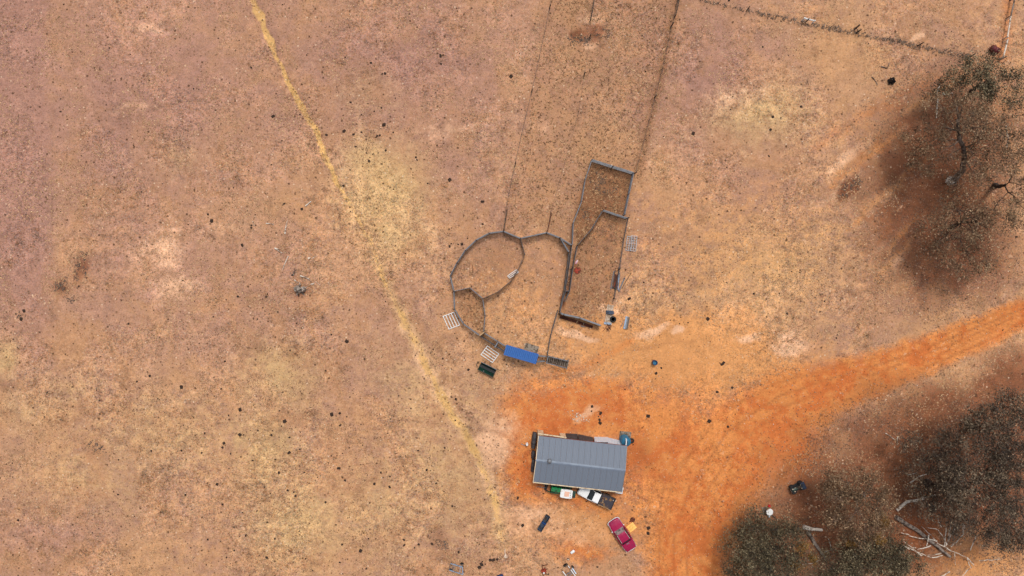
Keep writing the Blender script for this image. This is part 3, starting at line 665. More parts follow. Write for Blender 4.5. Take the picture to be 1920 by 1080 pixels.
def build_tractor():
    rz = heading((1075, 920), (1030, 914))
    t = thing('green_tractor', 'compact green tractor with white canopy half under the shed roof', 'tractor', P(1050, 914.5), rz)
    MB().loft([[(x, -w_, .7), (x, -w_, z - .1), (x, -w_ * .7, z), (x, w_ * .7, z), (x, w_, z - .1), (x, w_, .7)] for x, w_, z in ((1.25, .27, 1.22), (1.18, .31, 1.28), (-.2, .33, 1.38))]).build('bonnet', TRACGREEN, t)
    MB().box((.5, 0, .55), (1.6, .42, .4)).build('engine_block', BLACK, t)
    MB().tube([(.62, .06, 1.3), (.62, .06, 1.75)], .05, 8).build('exhaust', BLACK, t)
    MB().box((-.75, 0, .62), (1.1, .62, .35)).build('transmission', TRACGREEN_D, t)
    for s_ in (-1, 1):
        MB().loft([[(x, s_ * .36, z), (x, s_ * .72, z), (x, s_ * .72, z - .07), (x, s_ * .36, z - .07)] for x, z in ((-1.5, .9), (-1.35, 1.22), (-.95, 1.32), (-.5, 1.2), (-.35, .95))]).build('fender', TRACGREEN_D, t)
        tyre(t, (-.95, s_ * .6, .6), .6, .34, rimmat=CREAM); tyre(t, (.95, s_ * .52, .36), .36, .22, rimmat=CREAM)
        a = MB(); a.beam((-.1, s_ * .5, 1.15), (1.2, s_ * .5, 1.02), .09, .14); a.beam((1.2, s_ * .5, 1.02), (1.75, s_ * .5, .4), .09, .14); a.beam((-.1, s_ * .5, .5), (-.1, s_ * .5, 1.2), .1, .1)
        a.build('loader_arm', TRACGREEN_D, t)
        MB().tube([(.2, s_ * .5, .75), (1.05, s_ * .5, .92)], .035, 6).build('hydraulic_ram', GALV, t)
        MB().beam((-.15, s_ * .42, 1.3), (-.3, s_ * .42, 2.42), .06, .06).build('canopy_post', BLACK, t); MB().beam((-1.4, s_ * .42, 1.2), (-1.4, s_ * .42, 2.42), .06, .06).build('canopy_post', BLACK, t)
    MB().tube([(1.2, -.5, 1.02), (1.2, .5, 1.02)], .04, 6).build('cross_tube', TRACGREEN_D, t)
    hd = MB(); hd.box((1.85, 0, .5), (.1, 1.0, .7)); hd.box((1.98, 0, .2), (.22, 1.0, .08)); hd.build('fork_headstock', BLACK, t)
    MB().tube([(1.95, .18, .3), (3.1, .18, .26)], [.045, .025], 6).build('hay_spike', GALV, t); MB().tube([(1.95, -.25, .3), (2.3, -.25, .28)], [.04, .025], 6).build('hay_spike', GALV_D, t)
    cn = MB().loft([[(x, -w_, 2.42), (x, -w_ * .94, z), (x, w_ * .94, z), (x, w_, 2.42)] for x, w_, z in ((.12, .5, 2.5), (.0, .56, 2.54), (-.7, .6, 2.57), (-1.38, .56, 2.54), (-1.46, .5, 2.5))]).build('canopy', WHITE, t)
    MB().box((-.72, 0, 2.59), (.62, .66, .02)).build('faded_panel', ORANGEFADE, cn)
    for k in range(4): MB().box((-1.22, -.36 + k * .24, 2.575), (.08, .11, .02)).build('vent_slot', TARP, cn)
    MB().box((-1.7, 0, 2.3), (.4, .9, .06)).build('rear_visor', DKGREEN, t)
    sm = MB(); sm.box((-.95, 0, 1.0), (.45, .45, .12)); sm.box((-1.2, 0, 1.25), (.1, .45, .45)); sm.build('seat', BLACK, t)
    MB().lathe([(.17, 0), (.19, .02), (.17, .04)], 14, (-.42, 0, 1.45), Matrix.Rotation(R(-35), 3, 'Y')).build('steering_wheel', BLACK, t)
build_tractor()

def build_quad():
    rz = heading((1505, 906), (1479, 919))
    t = thing('quad_bike', 'black and olive quad bike parked at the edge of the tree shade', 'quad bike', P(1492, 912), rz)
    for x in (.62, -.62):
        for s_ in (-1, 1): tyre(t, (x, s_ * .44, .29), .29, .24, rimmat=BLACK)
    MB().loft([[(x, -w_, .42), (x, -w_, z - .06), (x, 0, z), (x, w_, z - .06), (x, w_, .42)] for x, w_, z in ((.98, .18, .66), (.7, .24, .84), (.3, .16, .88), (.1, .14, .84))]).build('front_cowl', DKGREEN, t)
    MB().loft([[(x, -.14, z - .12), (x, -.17, z), (x, .17, z), (x, .14, z - .12)] for x, z in ((.12, .82), (-.2, .8), (-.6, .86))]).build('seat', TIMBER_D, t, True)
    for s_ in (-1, 1):
        for x in (.62, -.62):
            MB().loft([[(x + dx, s_ * .24, z), (x + dx, s_ * .56, z), (x + dx, s_ * .56, z - .03), (x + dx, s_ * .24, z - .03)] for dx, z in ((.34, .5), (.2, .66), (-.1, .69), (-.3, .56))]).build('mudguard', BLACK, t)
        MB().tube([(.38, 0, .95), (.3, s_ * .22, 1.04), (.22, s_ * .38, 1.02)], .018, 5).build('handlebar', GALV_D, t)
        MB().lathe([(.02, 0), (.07, .01), (.08, .05)], 10, (.95, s_ * .12, .62), Matrix.Rotation(R(90), 3, 'Y')).build('headlight', STONE, t)
    for x0, x1 in ((.5, .98), (-1.0, -.45)):
        rk = MB()
        for y in (-.36, -.12, .12, .36): rk.tube([(x0, y, .8), (x1, y, .8)], .013, 4)
        for x in (x0, x1): rk.tube([(x, -.36, .8), (x, .36, .8)], .013, 4)
        rk.build('rack', BLACK, t)
    for x, y, s_, m in ((.6, .2, .16, STONE), (.35, -.25, .14, TIMBER_G), (-.45, .22, .18, CREAM), (-.5, -.28, .2, CREAM), (.75, -.2, .14, STONE)):
        MB().lathe([(s_ * .5, 0), (s_ * .55, .05), (s_ * .3, .09)], 7, (x, y, .82)).build('bag', m, t)
    MB().box((-.72, 0, .88), (.55, .95, .2)).build('rear_box', BLUE_D, t); MB().box((0, 0, .42), (1.1, .5, .3)).build('engine', BLACK, t); MB().box((0, 0, .3), (.6, .95, .06)).build('footwell', BLACK, t)
    MB().box((.72, 0, .72), (.5, .9, .06)).build('front_guard', BLACK, t)
build_quad()

# ------------------------------------------------------------------ yard fences of portable panels
def panel_run(name, label, pts, mtl=GALV, hgt=1.7, rails=6, rw=.05, rh=.09, cat='fence', zref=1.2):
    """pts: photo pixels of the joints; each span is a panel with its own rails and uprights"""
    w_ = [P(x, y, zref) for x, y in pts]
    for q in w_: q.z = 0
    t = thing(name, label, cat, w_[0])
    for i in range(len(w_) - 1):
        a, b = w_[i] - w_[0], w_[i + 1] - w_[0]
        d = (b - a).normalized() * .04
        pn = MB()
        for q in (a + d, b - d): pn.beam(q, q + Vector((0, 0, hgt)), .055, .055)
        pn.beam(a + d + Vector((0, 0, .1)), b - d + Vector((0, 0, .1)), rw * .8, rh * .6)
        p = pn.build('panel', mtl, t)
        for k in range(rails):
            z = .22 + k * (hgt - .25) / (rails - 1)
            MB().beam(a + d * 1.9 + Vector((0, 0, z)), b - d * 1.9 + Vector((0, 0, z)), rw, rh).build('rail', mtl, p)
    for q in w_:
        MB().tube([q - w_[0], q - w_[0] + Vector((0, 0, hgt + .12))], .045, 7).build('post', GALV_D, t)
    return t
panel_run('yard_fence', 'grey steel panel fence curving round the left side of the round pen', [(944, 433.5), (917, 437), (892.5, 450), (872, 469.6), (856.5, 493), (844, 517.5), (851, 546), (852, 580)], rw=.055)
panel_run('yard_fence', 'grey panel fence from the two-way pen corner down to the race entry', [(852, 580), (869, 607.5), (900, 629.6)])
panel_run('yard_fence', 'short grey panel closing the top right of the round pen', [(944, 433.5), (976, 446.7)], rw=.07)
panel_run('yard_fence', 'curved thin grey rail fence between the round pen and the middle yard', [(976, 446.7), (984, 477), (971, 505), (956.5, 528), (932.5, 547.7), (905, 559.8)], GALV_D, rw=.045)
panel_run('yard_fence', 'grey panel across the top of the small forcing pen', [(851, 546), (881, 539.4)], GALV)
panel_run('yard_gate', 'swung grey gate at the upper right of the small forcing pen', [(881, 539.4), (905, 559.8)], GALV, cat='gate')
panel_run('yard_fence', 'grey panel fence on the right side of the small forcing pen', [(905, 559.8), (909.6, 591.5), (907, 621)], GALV)
panel_run('yard_fence', 'grey panel fence across the top of the middle yard', [(976, 446.7), (1025, 436), (1050, 445.6)], GALV, rw=.055)
panel_run('yard_fence', 'short grey panel from the middle yard top to the long pen', [(1050, 445.6), (1072, 459.6)], GALV)
panel_run('yard_gate', 'grey gate standing ajar at the top right of the middle yard', [(1050.5, 446.5), (1067, 472.7)], GALV, cat='gate')
panel_run('yard_fence', 'long grey rail fence along the right side of the middle yard', [(1067, 472.7), (1063, 505), (1057.5, 544.6), (1050, 580)], GALV_D, rw=.06)
panel_run('yard_fence', 'thin grey rail fence from the long pen corner down to the loading ramp', [(1046, 582), (1032.5, 630), (1026.5, 666)], GALV_D, hgt=1.5, rails=4)
panel_run('yard_fence', 'grey steel panels across the top of the long pen', [(1109.6, 299.8), (1149, 312.3), (1187.7, 324.4)], GALV)
panel_run('yard_fence', 'grey panel fence down the left side of the long pen', [(1109.6, 299.8), (1097, 338), (1090, 379), (1074.6, 418.5), (1073, 459)], GALV)
panel_run('yard_fence', 'grey panel fence down the right side of the long pen', [(1187.7, 324.4), (1179, 364), (1171, 403)], GALV)
panel_run('yard_fence', 'grey panel dividing the long pen across its middle', [(1130.4, 394), (1176, 409)], GALV)
panel_run('yard_fence', 'slanting grey panel fence narrowing the long pen into the drafting lane', [(1130.4, 394), (1109.6, 429), (1082.5, 460)], GALV_D)
panel_run('yard_fence', 'grey rail fence on the right side of the narrow drafting lane', [(1082.5, 460), (1074, 502), (1068, 545.6), (1058.5, 565.4)], GALV_D, rw=.06)
panel_run('yard_fence', 'grey rail fence on the left side of the narrow drafting lane', [(1072, 461), (1066, 505), (1060, 545), (1049.5, 586)], GALV_D, rw=.06)
panel_run('lane_gate', 'short grey gate across the lower end of the drafting lane', [(1058.5, 545.6), (1067.5, 545.6)], GALV, cat='gate')
panel_run('yard_fence', 'doubled grey panels along the bottom of the long pen', [(1051, 587), (1057, 589.5), (1087, 596), (1126, 610)], GALV, rw=.2)
panel_run('race_fence', 'outer grey rail side of the cattle race', [(900, 629.6), (922, 644), (945, 659)], GALV_D)
panel_run('race_fence', 'inner grey rail side of the cattle race', [(908.5, 624.8), (932.5, 640), (949, 650)], GALV)
panel_run('race_fence', 'upper rail side between the blue roof and the loading ramp', [(1009, 667.5), (1025, 668.5)], GALV)
panel_run('race_fence', 'lower rail side between the blue roof and the loading ramp', [(1006, 678.5), (1022, 677)], GALV)
# race cross gates
for nm, lab, a, b, m in (('slide_gate', 'timber and steel slide gate at the upper end of the cattle race', (899.5, 629), (909.5, 621.5), TIMBER), ('slide_gate', 'curved grey slide gate halfway along the cattle race', (928, 651), (933.5, 641.5), GALV)):
    p0, p1 = P(*a, 1.7), P(*b, 1.7); p0.z = p1.z = 0
    t = thing(nm, lab, 'gate', p0); d = p1 - p0
    for q in (Vector(), d): MB().beam(q, q + Vector((0, 0, 2.0)), .09, .09).build('post', m, t)
    MB().beam(Vector((0, 0, 2.02)), d + Vector((0, 0, 2.02)), .14, .1).build('head_beam', m, t)
    MB().plate([Vector((0, 0, .1)), d + Vector((0, 0, .1)), d + Vector((0, 0, 1.6)), Vector((0, 0, 1.6))], .03).build('gate_panel', GALV_D, t)

# blue-roofed crush
def build_crush():
    z0, z1 = 2.55, 2.75
    q = [P(949.5, 646.5, z1), P(1010, 664, z1), P(1005, 683, z0), P(944.5, 664.5, z0)]
    c = sum(q, Vector()) / 4; c.z = 0; rz = math.atan2(q[1].y - q[0].y, q[1].x - q[0].x)
    t = thing('roofed_cattle_crush', 'cattle crush under a bright blue ribbed steel roof', 'cattle crush', c, rz)
    L, Wd = 4.42, 1.4
    n = 18; sw = L / n
    rf = MB()
    for y, z in ((.5, z1 - .12), (-.5, z0 - .05)): rf.beam((-L / 2 + .1, y, z), (L / 2 - .1, y, z), .06, .08)
    roof = rf.build('roof', GALV_D, t)
    prof = [(0, 0), (sw * .34, 0), (sw * .44, .15), (sw * .84, .15), (sw - .006, 0)]
    vs = [(x, Wd / 2, z1 + h) for x, h in prof] + [(x, -Wd / 2, z0 + h) for x, h in prof] + [(x, Wd / 2, z1 + h - .01) for x, h in prof] + [(x, -Wd / 2, z0 + h - .01) for x, h in prof]
    m = 5; fs = []
    for k in range(m - 1): fs += [(k, m + k, m + k + 1, k + 1), (2 * m + k, 2 * m + k + 1, 3 * m + k + 1, 3 * m + k)]
    fs += [(0, 2 * m, 3 * m, m), (m - 1, 2 * m - 1, 4 * m - 1, 3 * m - 1)]
    o0 = MB().add(vs, fs).build('roof_sheet', BLUEROOF, roof); o0.location = (-L / 2, 0, 0)
    for k in range(1, n):
        o = o0.copy(); COL.objects.link(o); o.location = (-L / 2 + k * sw, 0, 0)
    for x in (-2.0, 0, 2.0):
        for y in (-.5, .5): MB().box((x, y, 1.22), (.08, .08, 2.44)).build('post', GALV_D, t)
    for y in (-.4, .4):
        for k in range(5): MB().beam((-2.0, y, .3 + k * .33), (2.0, y, .3 + k * .33), .05, .09).build('rail', GALV_D, t)
    MB().box((1.2, 1.0, .03), (1.9, .9, .06)).build('floor_mat', TIMBER_G, t)
    MB().box((0, 0, .05), (4.2, .74, .04)).build('floor', TIMBER_D, t)
    MB().box((1.9, 0, 1.0), (.08, .7, 1.6)).build('head_bail', RUST, t)
build_crush()

def build_ramp():
    a, b = P(1025, 672.5), P(1063, 681)
    rz = math.atan2(b.y - a.y, b.x - a.x); L = (b - a).length; t = thing('loading_ramp', 'stock loading ramp with dark timber cleats and steel rails', 'loading ramp', a, rz)
    MB().plate([(0, -.42, .12), (L, -.42, 1.0), (L, .42, 1.0), (0, .42, .12)], .06).build('deck', TIMBER_D, t)
    for k in range(11):
        f = (k + .5) / 11; MB().box((L * f, 0, .12 + .88 * f + .04), (.06, .8, .06)).build('cleat', TIMBER_G, t)
    for s_ in (-1, 1):
        for h in (.45, .85, 1.3): MB().beam((0, s_ * .47, .12 + h), (L, s_ * .47, 1.0 + h * .85), .05, .08).build('rail', GALV, t)
        for f in (0.02, .5, .98): MB().beam((L * f, s_ * .47, 0), (L * f, s_ * .47, .12 + .88 * f + 1.25), .06, .06).build('post', GALV_D, t)
    MB().beam((L + .02, -.75, 1.05), (L + .02, .72, 1.05), .12, .1).build('bumper_beam', TIMBER_G, t)
    MB().beam((0, -.5, 1.75), (0, .5, 1.75), .1, .1).build('head_bar', GALV, t)
build_ramp()

# ------------------------------------------------------------------ loose gates, troughs, stacks
def flat_gate(name, label, corners, bars, m, z=.1, th=.05, dense=0, cat='gate'):
    """corners: pixel a->b along one stile, c the other stile's first corner (lying flat)"""
    a, b, c = (P(*q) for q in corners); t = thing(name, label, cat, a)
    u, v = b - a, c - a; zz = Vector((0, 0, z))
    for q, r_ in ((Vector(), u), (v, v + u)): MB().beam(q - u * .04 + zz, r_ + u * .04 + zz, th * 1.2, th).build('stile', m, t)
    for k in range(bars):
        f = k / (bars - 1); MB().beam(u * f + zz * 1.3, v + u * f + zz * 1.3, th * 1.3, th).build('bar', m, t)
    for k in range(dense):
        f = (k + 1) / (dense + 1); MB().beam(v * f + zz * 1.8, v * f + u + zz * 1.8, th * .8, th * .7).build('brace', m, t)
    return t
flat_gate('loose_gate', 'white five-bar steel gate lying left of the small forcing pen', [(831, 593), (851, 585.5), (842, 617)], 5, WHITE, .1, .075)
flat_gate('loose_gate', 'white five-bar steel gate lying beside the cattle race', [(914, 648.5), (902, 664.5), (935.5, 663.5)], 5, WHITE, .1, .075)
flat_gate('loose_gate', 'small white gate frame fallen against the fence inside the round pen', [(951.5, 517.5), (955.5, 521.7), (968, 506)], 3, WHITE, .3, .06)
GALV_L = mat('bright_galvanised_pipe', (178, 180, 186), .5, .1, (130, 126, 122), 2, .3, .1)
flat_gate('mesh_gate', 'lower grey ladder gate in the flat stack right of the long pen', [(1173, 469), (1183, 470.3), (1176, 443)], 3, GALV_L, .1, .05, 5)
flat_gate('mesh_gate', 'upper grey ladder gate in the flat stack right of the long pen', [(1181, 470), (1191, 471.3), (1183.5, 442)], 3, GALV_L, .26, .05, 5)

# bundle right of the long pen
def poles(name, label, segs, cat, z=.09):
    a0 = P(*segs[0][0]); t = thing(name, label, cat, a0)
    for p, q, r_, m, nm in segs:
        p, q = P(*p) - a0 + Vector((0, 0, z)), P(*q) - a0 + Vector((0, 0, z + .02))
        if nm == 'pole': MB().tube([p, p.lerp(q, .5) + Vector((random.uniform(-.02, .02), 0, 0)), q], r_, 8).build('pole', m, t)
        else: MB().beam(p, q, r_ * 2.4, .07).build(nm, m, t)
    return t
poles('steel_post_bundle', 'bundle of grey posts with rusty channels lying right of the long pen', [((1151, 508), (1144.8, 542), .06, GALV, 'pole'), ((1153.5, 506), (1148, 541), .06, GALV_D, 'pole'), ((1161, 501), (1158.5, 544), .08, BLUEGREY, 'pole'), ((1162, 512), (1159, 540), .06, GALV, 'pole'),
      ((1153.8, 514), (1151.5, 539), .11, RUST, 'channel'), ((1158, 515), (1155.3, 541), .11, RUST, 'channel'), ((1148.5, 539), (1156, 544), .05, BLACK, 'pole')], 'posts')
poles('steel_post', 'single pale grey post lying beside the rusty bundle', [((1171, 521), (1160, 546.7), .085, GALV, 'pole'), ((1171.2, 520.6), (1170, 523.5), .1, GALV_D, 'pole')], 'post')
poles('timber_stake', 'thin brown timber stake right of the post bundle', [((1183.5, 511), (1166, 540), .035, TIMBER_D, 'pole')], 'stake')
poles('steel_post_bundle', 'tight bundle of pale grey channels near the tyre stack', [((1174.5, 593), (1169.8, 616.5), .09, BLUEGREY, 'channel'), ((1177, 593.6), (1172.4, 617.3), .09, GALV, 'channel'), ((1179.6, 594.4), (1175, 617.3), .08, GALV_D, 'channel'), ((1169.5, 602), (1162.5, 615), .03, GALV, 'pole')], 'posts')
poles('rusty_trough', 'long rusty steel trough below the bottom panels of the long pen', [((1050, 593.5), (1111, 613), .16, RUST, 'trough_floor'), ((1050.4, 591.8), (1111.5, 611.3), .03, RUST, 'trough_side'), ((1049.4, 595.2), (1110.3, 614.8), .03, RUST, 'trough_side'), ((1080, 601.5), (1082.5, 604), .12, TIMBER, 'patch'), ((1092, 606.5), (1094.5, 607.3), .1, CREAM, 'patch'), ((1089, 611), (1096, 613), .05, GALV, 'pole')], 'trough')
poles('steel_rod', 'thin dark steel rod lying inside the round pen', [((886, 497), (887, 516), .03, RUST, 'pole')], 'rod')

def pallet(label, a, b, c, m=PALLET, n=5, name='pallet', z=0.0):
    p0, p1, p2 = P(*a, z), P(*b, z), P(*c, z); t = thing(name, label, 'pallet', (p0.x, p0.y, z))
    u, v = p1 - p0, p2 - p0; Z = lambda q: q + Vector((0, 0, q.z * 0))
    for f in (.06, .5, .94): MB().beam(v * f + Vector((0, 0, .05)), v * f + u + Vector((0, 0, .05)), .09, .09).build('bearer', m, t)
    for k in range(n):
        f = (k + .5) / n; MB().beam(u * f + Vector((0, 0, .108)), u * f + v + Vector((0, 0, .108)), u.length / n * .72, .022).build('slat', m, t)
    return t
pallet('grey timber pallet above the dark blue box near the long pen', (1139, 571), (1151, 573), (1137, 583))
pallet('grey timber pallet under the tyre near the long pen', (1136, 589), (1149.5, 591), (1133.5, 607.5), n=5)
pallet('new yellow timber pallet beside the maroon sedan', (1174, 988), (1186, 978.5), (1181.6, 998), YELLOWWOOD, 11)
pallet('grey timber pallet left of the round white table', (1427, 952), (1437, 949), (1430, 962), TIMBER_G, 5)
t = thing('dark_blue_box', 'dark blue grey toolbox between the two grey pallets', 'box', P(1143, 585.5), heading((1136, 585), (1150, 586.5)))
MB().box((0, 0, .22), (.98, .42, .44)).build('box', BLUE_D, t); MB().box((0, 0, .46), (1.02, .46, .05)).build('lid', BLUE_D, t); MB().tube([(-.2, .24, .36), (.2, .24, .36)], .02, 5).build('handle', GALV, t)
t = thing('old_tyre', 'old tyre lying on the lower grey pallet near the long pen', 'tyre', P(1149, 598.5), 0); t.location.z = .125
MB().lathe([(.25, 0), (.36, 0), (.43, .06), (.43, .18), (.36, .24), (.25, .24), (.22, .12), (.25, 0)], 22).build('casing', RUBBER, t, True)
t = thing('steel_offcut', 'pale blue steel offcut on the bottom edge of the lower pallet', 'metal sheet', P(1139, 606.5), R(-10)); t.location.z = .13
MB().box((0, 0, .02), (1.0, .3, .03)).build('sheet', BLUEGREY, t); MB().box((0, .13, .05), (1.0, .03, .05)).build('folded_edge', BLUEGREY, t)
t = thing('rusty_scrap', 'tangle of rusty scrap bars below the lower grey pallet', 'scrap', P(1138, 614), 0)
for k in range(7):
    a = random.uniform(0, 3.14); d = Vector((math.cos(a), math.sin(a), 0)) * random.uniform(.3, .6); c = Vector((random.uniform(-.3, .5), random.uniform(-.3, .3), .04 + k * .015))
    MB().beam(c - d, c + d + Vector((0, 0, .06)), .05, .04).build('bar', RUST, t)

def build_cradle():
    rz = heading((904, 683), (928, 695)); t = thing('calf_cradle', 'dark green steel calf cradle lying open below the white gate', 'cattle cradle', P(914, 691.5), rz)
    L = 2.3
    for s_ in (-1, 1):
        MB().plate([(-L / 2, s_ * .18, .12), (L / 2, s_ * .18, .12), (L / 2, s_ * .52, .82), (-L / 2, s_ * .52, .82)], .04).build('side_panel', DKGREEN, t)
        MB().tube([(-L / 2 - .05, s_ * .54, .84), (L / 2 + .05, s_ * .54, .84)], .04, 6).build('top_rail', GALV if s_ > 0 else DKGREEN, t)
        for x in (-.9, .9): MB().beam((x, s_ * .5, 0), (x, s_ * .28, .3), .06, .06).build('leg', DKGREEN, t)
        for k in range(4): MB().beam((-.9 + k * .6, s_ * .205, .16), (-.9 + k * .6, s_ * .50, .78), .05, .05).build('rib', DKGREEN, t)
    MB().box((0, 0, .1), (L, .36, .05)).build('floor', BLACK, t)
    MB().tube([(-L / 2 - .1, -.3, .4), (-L / 2 - .4, -.2, .5), (-L / 2 - .5, .3, .5), (-L / 2 - .1, .5, .8)], .035, 6).build('head_frame', DKGREEN, t)
    MB().tube([(L / 2, .5, .8), (L / 2 + .55, .72, .75)], .035, 6).build('lever', DKGREEN, t)
    MB().box((-.35, -.4, .85), (.14, .1, .06)).build('latch', GALV, t)
build_cradle()

def build_trough():
    a, b = (1027.5, 966), (1011, 993); rz = heading(b, a); t = thing('feed_trough', 'dark blue two-bay feed trough on bare soil below the tractor', 'trough', P(1019.2, 979.2), rz)
    L, W_ = 2.3, .56
    MB().box((0, 0, .12), (L, W_, .04)).build('floor', BLUE_D, t)
    for s_ in (-1, 1):
        MB().plate([(-L / 2, s_ * W_ * .46, .1), (L / 2, s_ * W_ * .46, .1), (L / 2, s_ * W_ * .56, .44), (-L / 2, s_ * W_ * .56, .44)], .03).build('side', BLUE_D, t)
        MB().box((s_ * L / 2, 0, .26), (.04, W_, .36)).build('end_panel', BLUE_D, t)
        for x in (-.8, .8): MB().beam((x, s_ * .3, 0), (x, s_ * .24, .2), .05, .05).build('leg', BLACK, t)
    MB().box((.02, 0, .36), (.2, W_ + .06, .2)).build('divider', BLUEBIN, t)
    MB().box((.6, .1, .15), (.5, .3, .03)).build('feed', TIMBER_D, t)
build_trough()

def px_frame(name, label, cat, bars, z, origin, extra=None, legs=()):
    o = P(*origin); t = thing(name, label, cat, o)
    for a, b, w_, m in bars:
        MB().beam(P(*a) - o + Vector((0, 0, z)), P(*b) - o + Vector((0, 0, z + .01)), w_, w_ * .9).build('bar', m, t)
    for q in legs: MB().beam(P(*q) - o, P(*q) - o + Vector((0, 0, z)), .07, .07).build('leg', BLACK, t)
    return t
G = BLUEGREY
t = px_frame('implement_frame', 'pale blue grey steel implement frame standing by the bottom edge', 'farm implement', [((845.6, 1053.4), (868, 1060), .11, G), ((843, 1065.5), (869, 1074), .11, G), ((845.6, 1053.4), (843, 1065.5), .09, GALV_D), ((867.5, 1060), (868.8, 1073.5), .1, G), ((855, 1052.5), (846.3, 1064), .06, GALV), ((857, 1055.5), (849, 1066.5), .06, GALV), ((864, 1059.5), (862.5, 1070), .07, G), ((867, 1055), (866.5, 1062), .06, GALV)], .55, (856, 1063), legs=[(846, 1054), (868, 1060), (843.5, 1065.5), (868.5, 1073.5)])
tyre(t, (-.75, -.3, .24), .24, .16); tyre(t, (.75, .55, .24), .24, .16)
t = px_frame('red_ripper', 'rusty red single-tine implement near the bottom edge', 'farm implement', [((1016, 1058), (1026, 1056.4), .08, RUST), ((1016.4, 1058), (1018.5, 1077), .09, RUST), ((1021.5, 1060), (1022.3, 1075), .08, RUST), ((1021.5, 1065), (1027.5, 1064), .07, RUST), ((1023, 1073), (1029, 1075.5), .07, TIMBER_D)], .45, (1020, 1068), legs=[(1016.5, 1058), (1025.8, 1056.6), (1018.5, 1077), (1028.6, 1075)])
MB().loft([[(x, -w_, .3), (x, -w_ * .6, .72), (x, w_ * .6, .72), (x, w_, .3)] for x, w_ in ((-.42, .1), (-.2, .26), (.15, .3), (.3, .16))]).build('gearbox', RUSTRED, t); MB().lathe([(.1, 0), (.12, .1), (.05, .14)], 8, (-.05, -.15, .7)).build('cap', WHITE, t)
t = px_frame('cultivator', 'rusty cultivator frame with pale bars cut by the bottom edge', 'farm implement', [((1054.4, 1068), (1061, 1076.7), .1, WHITE), ((1061, 1074.4), (1070.5, 1069), .09, GALV), ((1064, 1057), (1067.6, 1062), .09, WHITE), ((1069.6, 1065), (1079.7, 1079.6), .1, WHITE), ((1072.5, 1062.4), (1079.4, 1072.7), .14, SKYBLUE), ((1052.6, 1065), (1058, 1061.5), .08, TIMBER), ((1062.5, 1079.5), (1072.5, 1071.5), .08, GALV), ((1053, 1065), (1064, 1083), .07, RUST), ((1066, 1059), (1080, 1082), .07, RUST), ((1062.5, 1085), (1079, 1084), .07, RUST)], .5, (1066, 1069), legs=[(1054.4, 1068), (1064, 1057.5), (1079, 1073), (1062, 1080), (1079.5, 1083)])
tyre(t, (-.45, .8, .3), .3, .2, rz=R(30)); tyre(t, (.55, .55, .24), .24, .18, rz=R(-50))
for k in range(5):
    o = Vector((-.5 + k * .22, -.1 - k * .12, 0)); MB().tube([o + Vector((0, 0, .5)), o + Vector((.05, -.12, .3)), o + Vector((.16, -.05, .05))], .025, 5).build('tine', RUST, t)
t = thing('blue_engine', 'dark blue machine block cut by the bottom edge of the picture', 'machine', P(937.5, 1082), R(20))
MB().loft([[(x, -w_, .0), (x, -w_, .4), (x, -w_ * .5, .55), (x, w_ * .5, .55), (x, w_, .4), (x, w_, 0)] for x, w_ in ((-.5, .25), (-.3, .38), (.3, .38), (.5, .22))]).build('block', BLUEBIN, t); MB().tube([(0, .1, .5), (0, .15, .8)], .05, 7).build('pipe', BLACK, t); MB().box((.2, -.1, .58), (.3, .3, .1)).build('cover', BLACK, t)
t = thing('white_container', 'white plastic jerrycan lying on bare orange soil', 'container', P(1073.5, 1034), heading((1070, 1036), (1077, 1031)))
MB().loft([[(x, -w_, .02), (x, -w_, .2), (x, -w_ * .7, .25), (x, w_ * .7, .25), (x, w_, .2), (x, w_, .02)] for x, w_ in ((-.3, .13), (-.26, .17), (.26, .17), (.3, .13))]).build('body', WHITE, t, True); MB().tube([(.3, .08, .14), (.37, .08, .14)], .04, 7).build('cap', REDPLASTIC, t)
t = thing('car_battery', 'small grey battery case above the cultivator', 'battery', P(1065.5, 1048), R(-14))
MB().box((0, 0, .1), (.32, .17, .2)).build('case', TARP, t); MB().box((0, 0, .21), (.28, .12, .02)).build('top', STONE, t); MB().tube([(.1, .03, .2), (.1, .03, .25)], .02, 6).build('terminal', GALV, t)
t = thing('white_rag', 'crumpled white rag with a trailing tail on the dry grass', 'rag', P(948, 1039), 0)
m = MB(); m.lathe([(.24, 0), (.27, .05), (.2, .1), (.08, .16)], 9, (.05, -.3, 0)); m.tube([(0, -.1, .05), (-.08, .3, .05), (-.1, .75, .03)], [.12, .07, .04], 6); m.build('cloth', STONE, t)
t = thing('brown_rag', 'dark rusty sack lying above the yellow pallet', 'sack', P(1186, 974), R(40))
m = MB(); m.lathe([(.3, 0), (.34, .08), (.24, .16), (.08, .2)], 9); m.tube([(-.2, 0, .08), (-.55, .05, .05)], [.14, .03], 6); m.build('sack', RUST, t)
t = thing('mineral_lick', 'low dark red mineral lick block inside the long pen', 'lick block', P(1083, 507), 0)
MB().lathe([(.46, 0), (.44, .06), (.3, .1), (.1, .11)], 11).build('block', RUSTRED, t)
t = thing('feed_bag', 'small pink and white feed bag in the drafting lane', 'bag', P(1081, 491), R(60))
MB().loft([[(x, -w_, .02), (x, -w_ * .7, .1), (x, w_ * .7, .1), (x, w_, .02)] for x, w_ in ((-.3, .08), (-.1, .14), (.15, .12), (.28, .1))]).build('bag', mat('pink_bag', (226, 160, 178), .7, 0, (236, 220, 222), 4, .6), t)
t = thing('blue_drum', 'open blue plastic drum standing alone on orange soil', 'drum', P(1226, 679), 0)
MB().lathe([(.3, 0), (.32, .05), (.32, .3), (.34, .33), (.32, .36), (.32, .85), (.34, .88), (.3, .88), (.28, .3), (.02, .28)], 20).build('drum', BLUEBIN, t, True); MB().lathe([(.27, .5), (.27, .52), (.02, .52)], 18).build('water', TEAL, t)
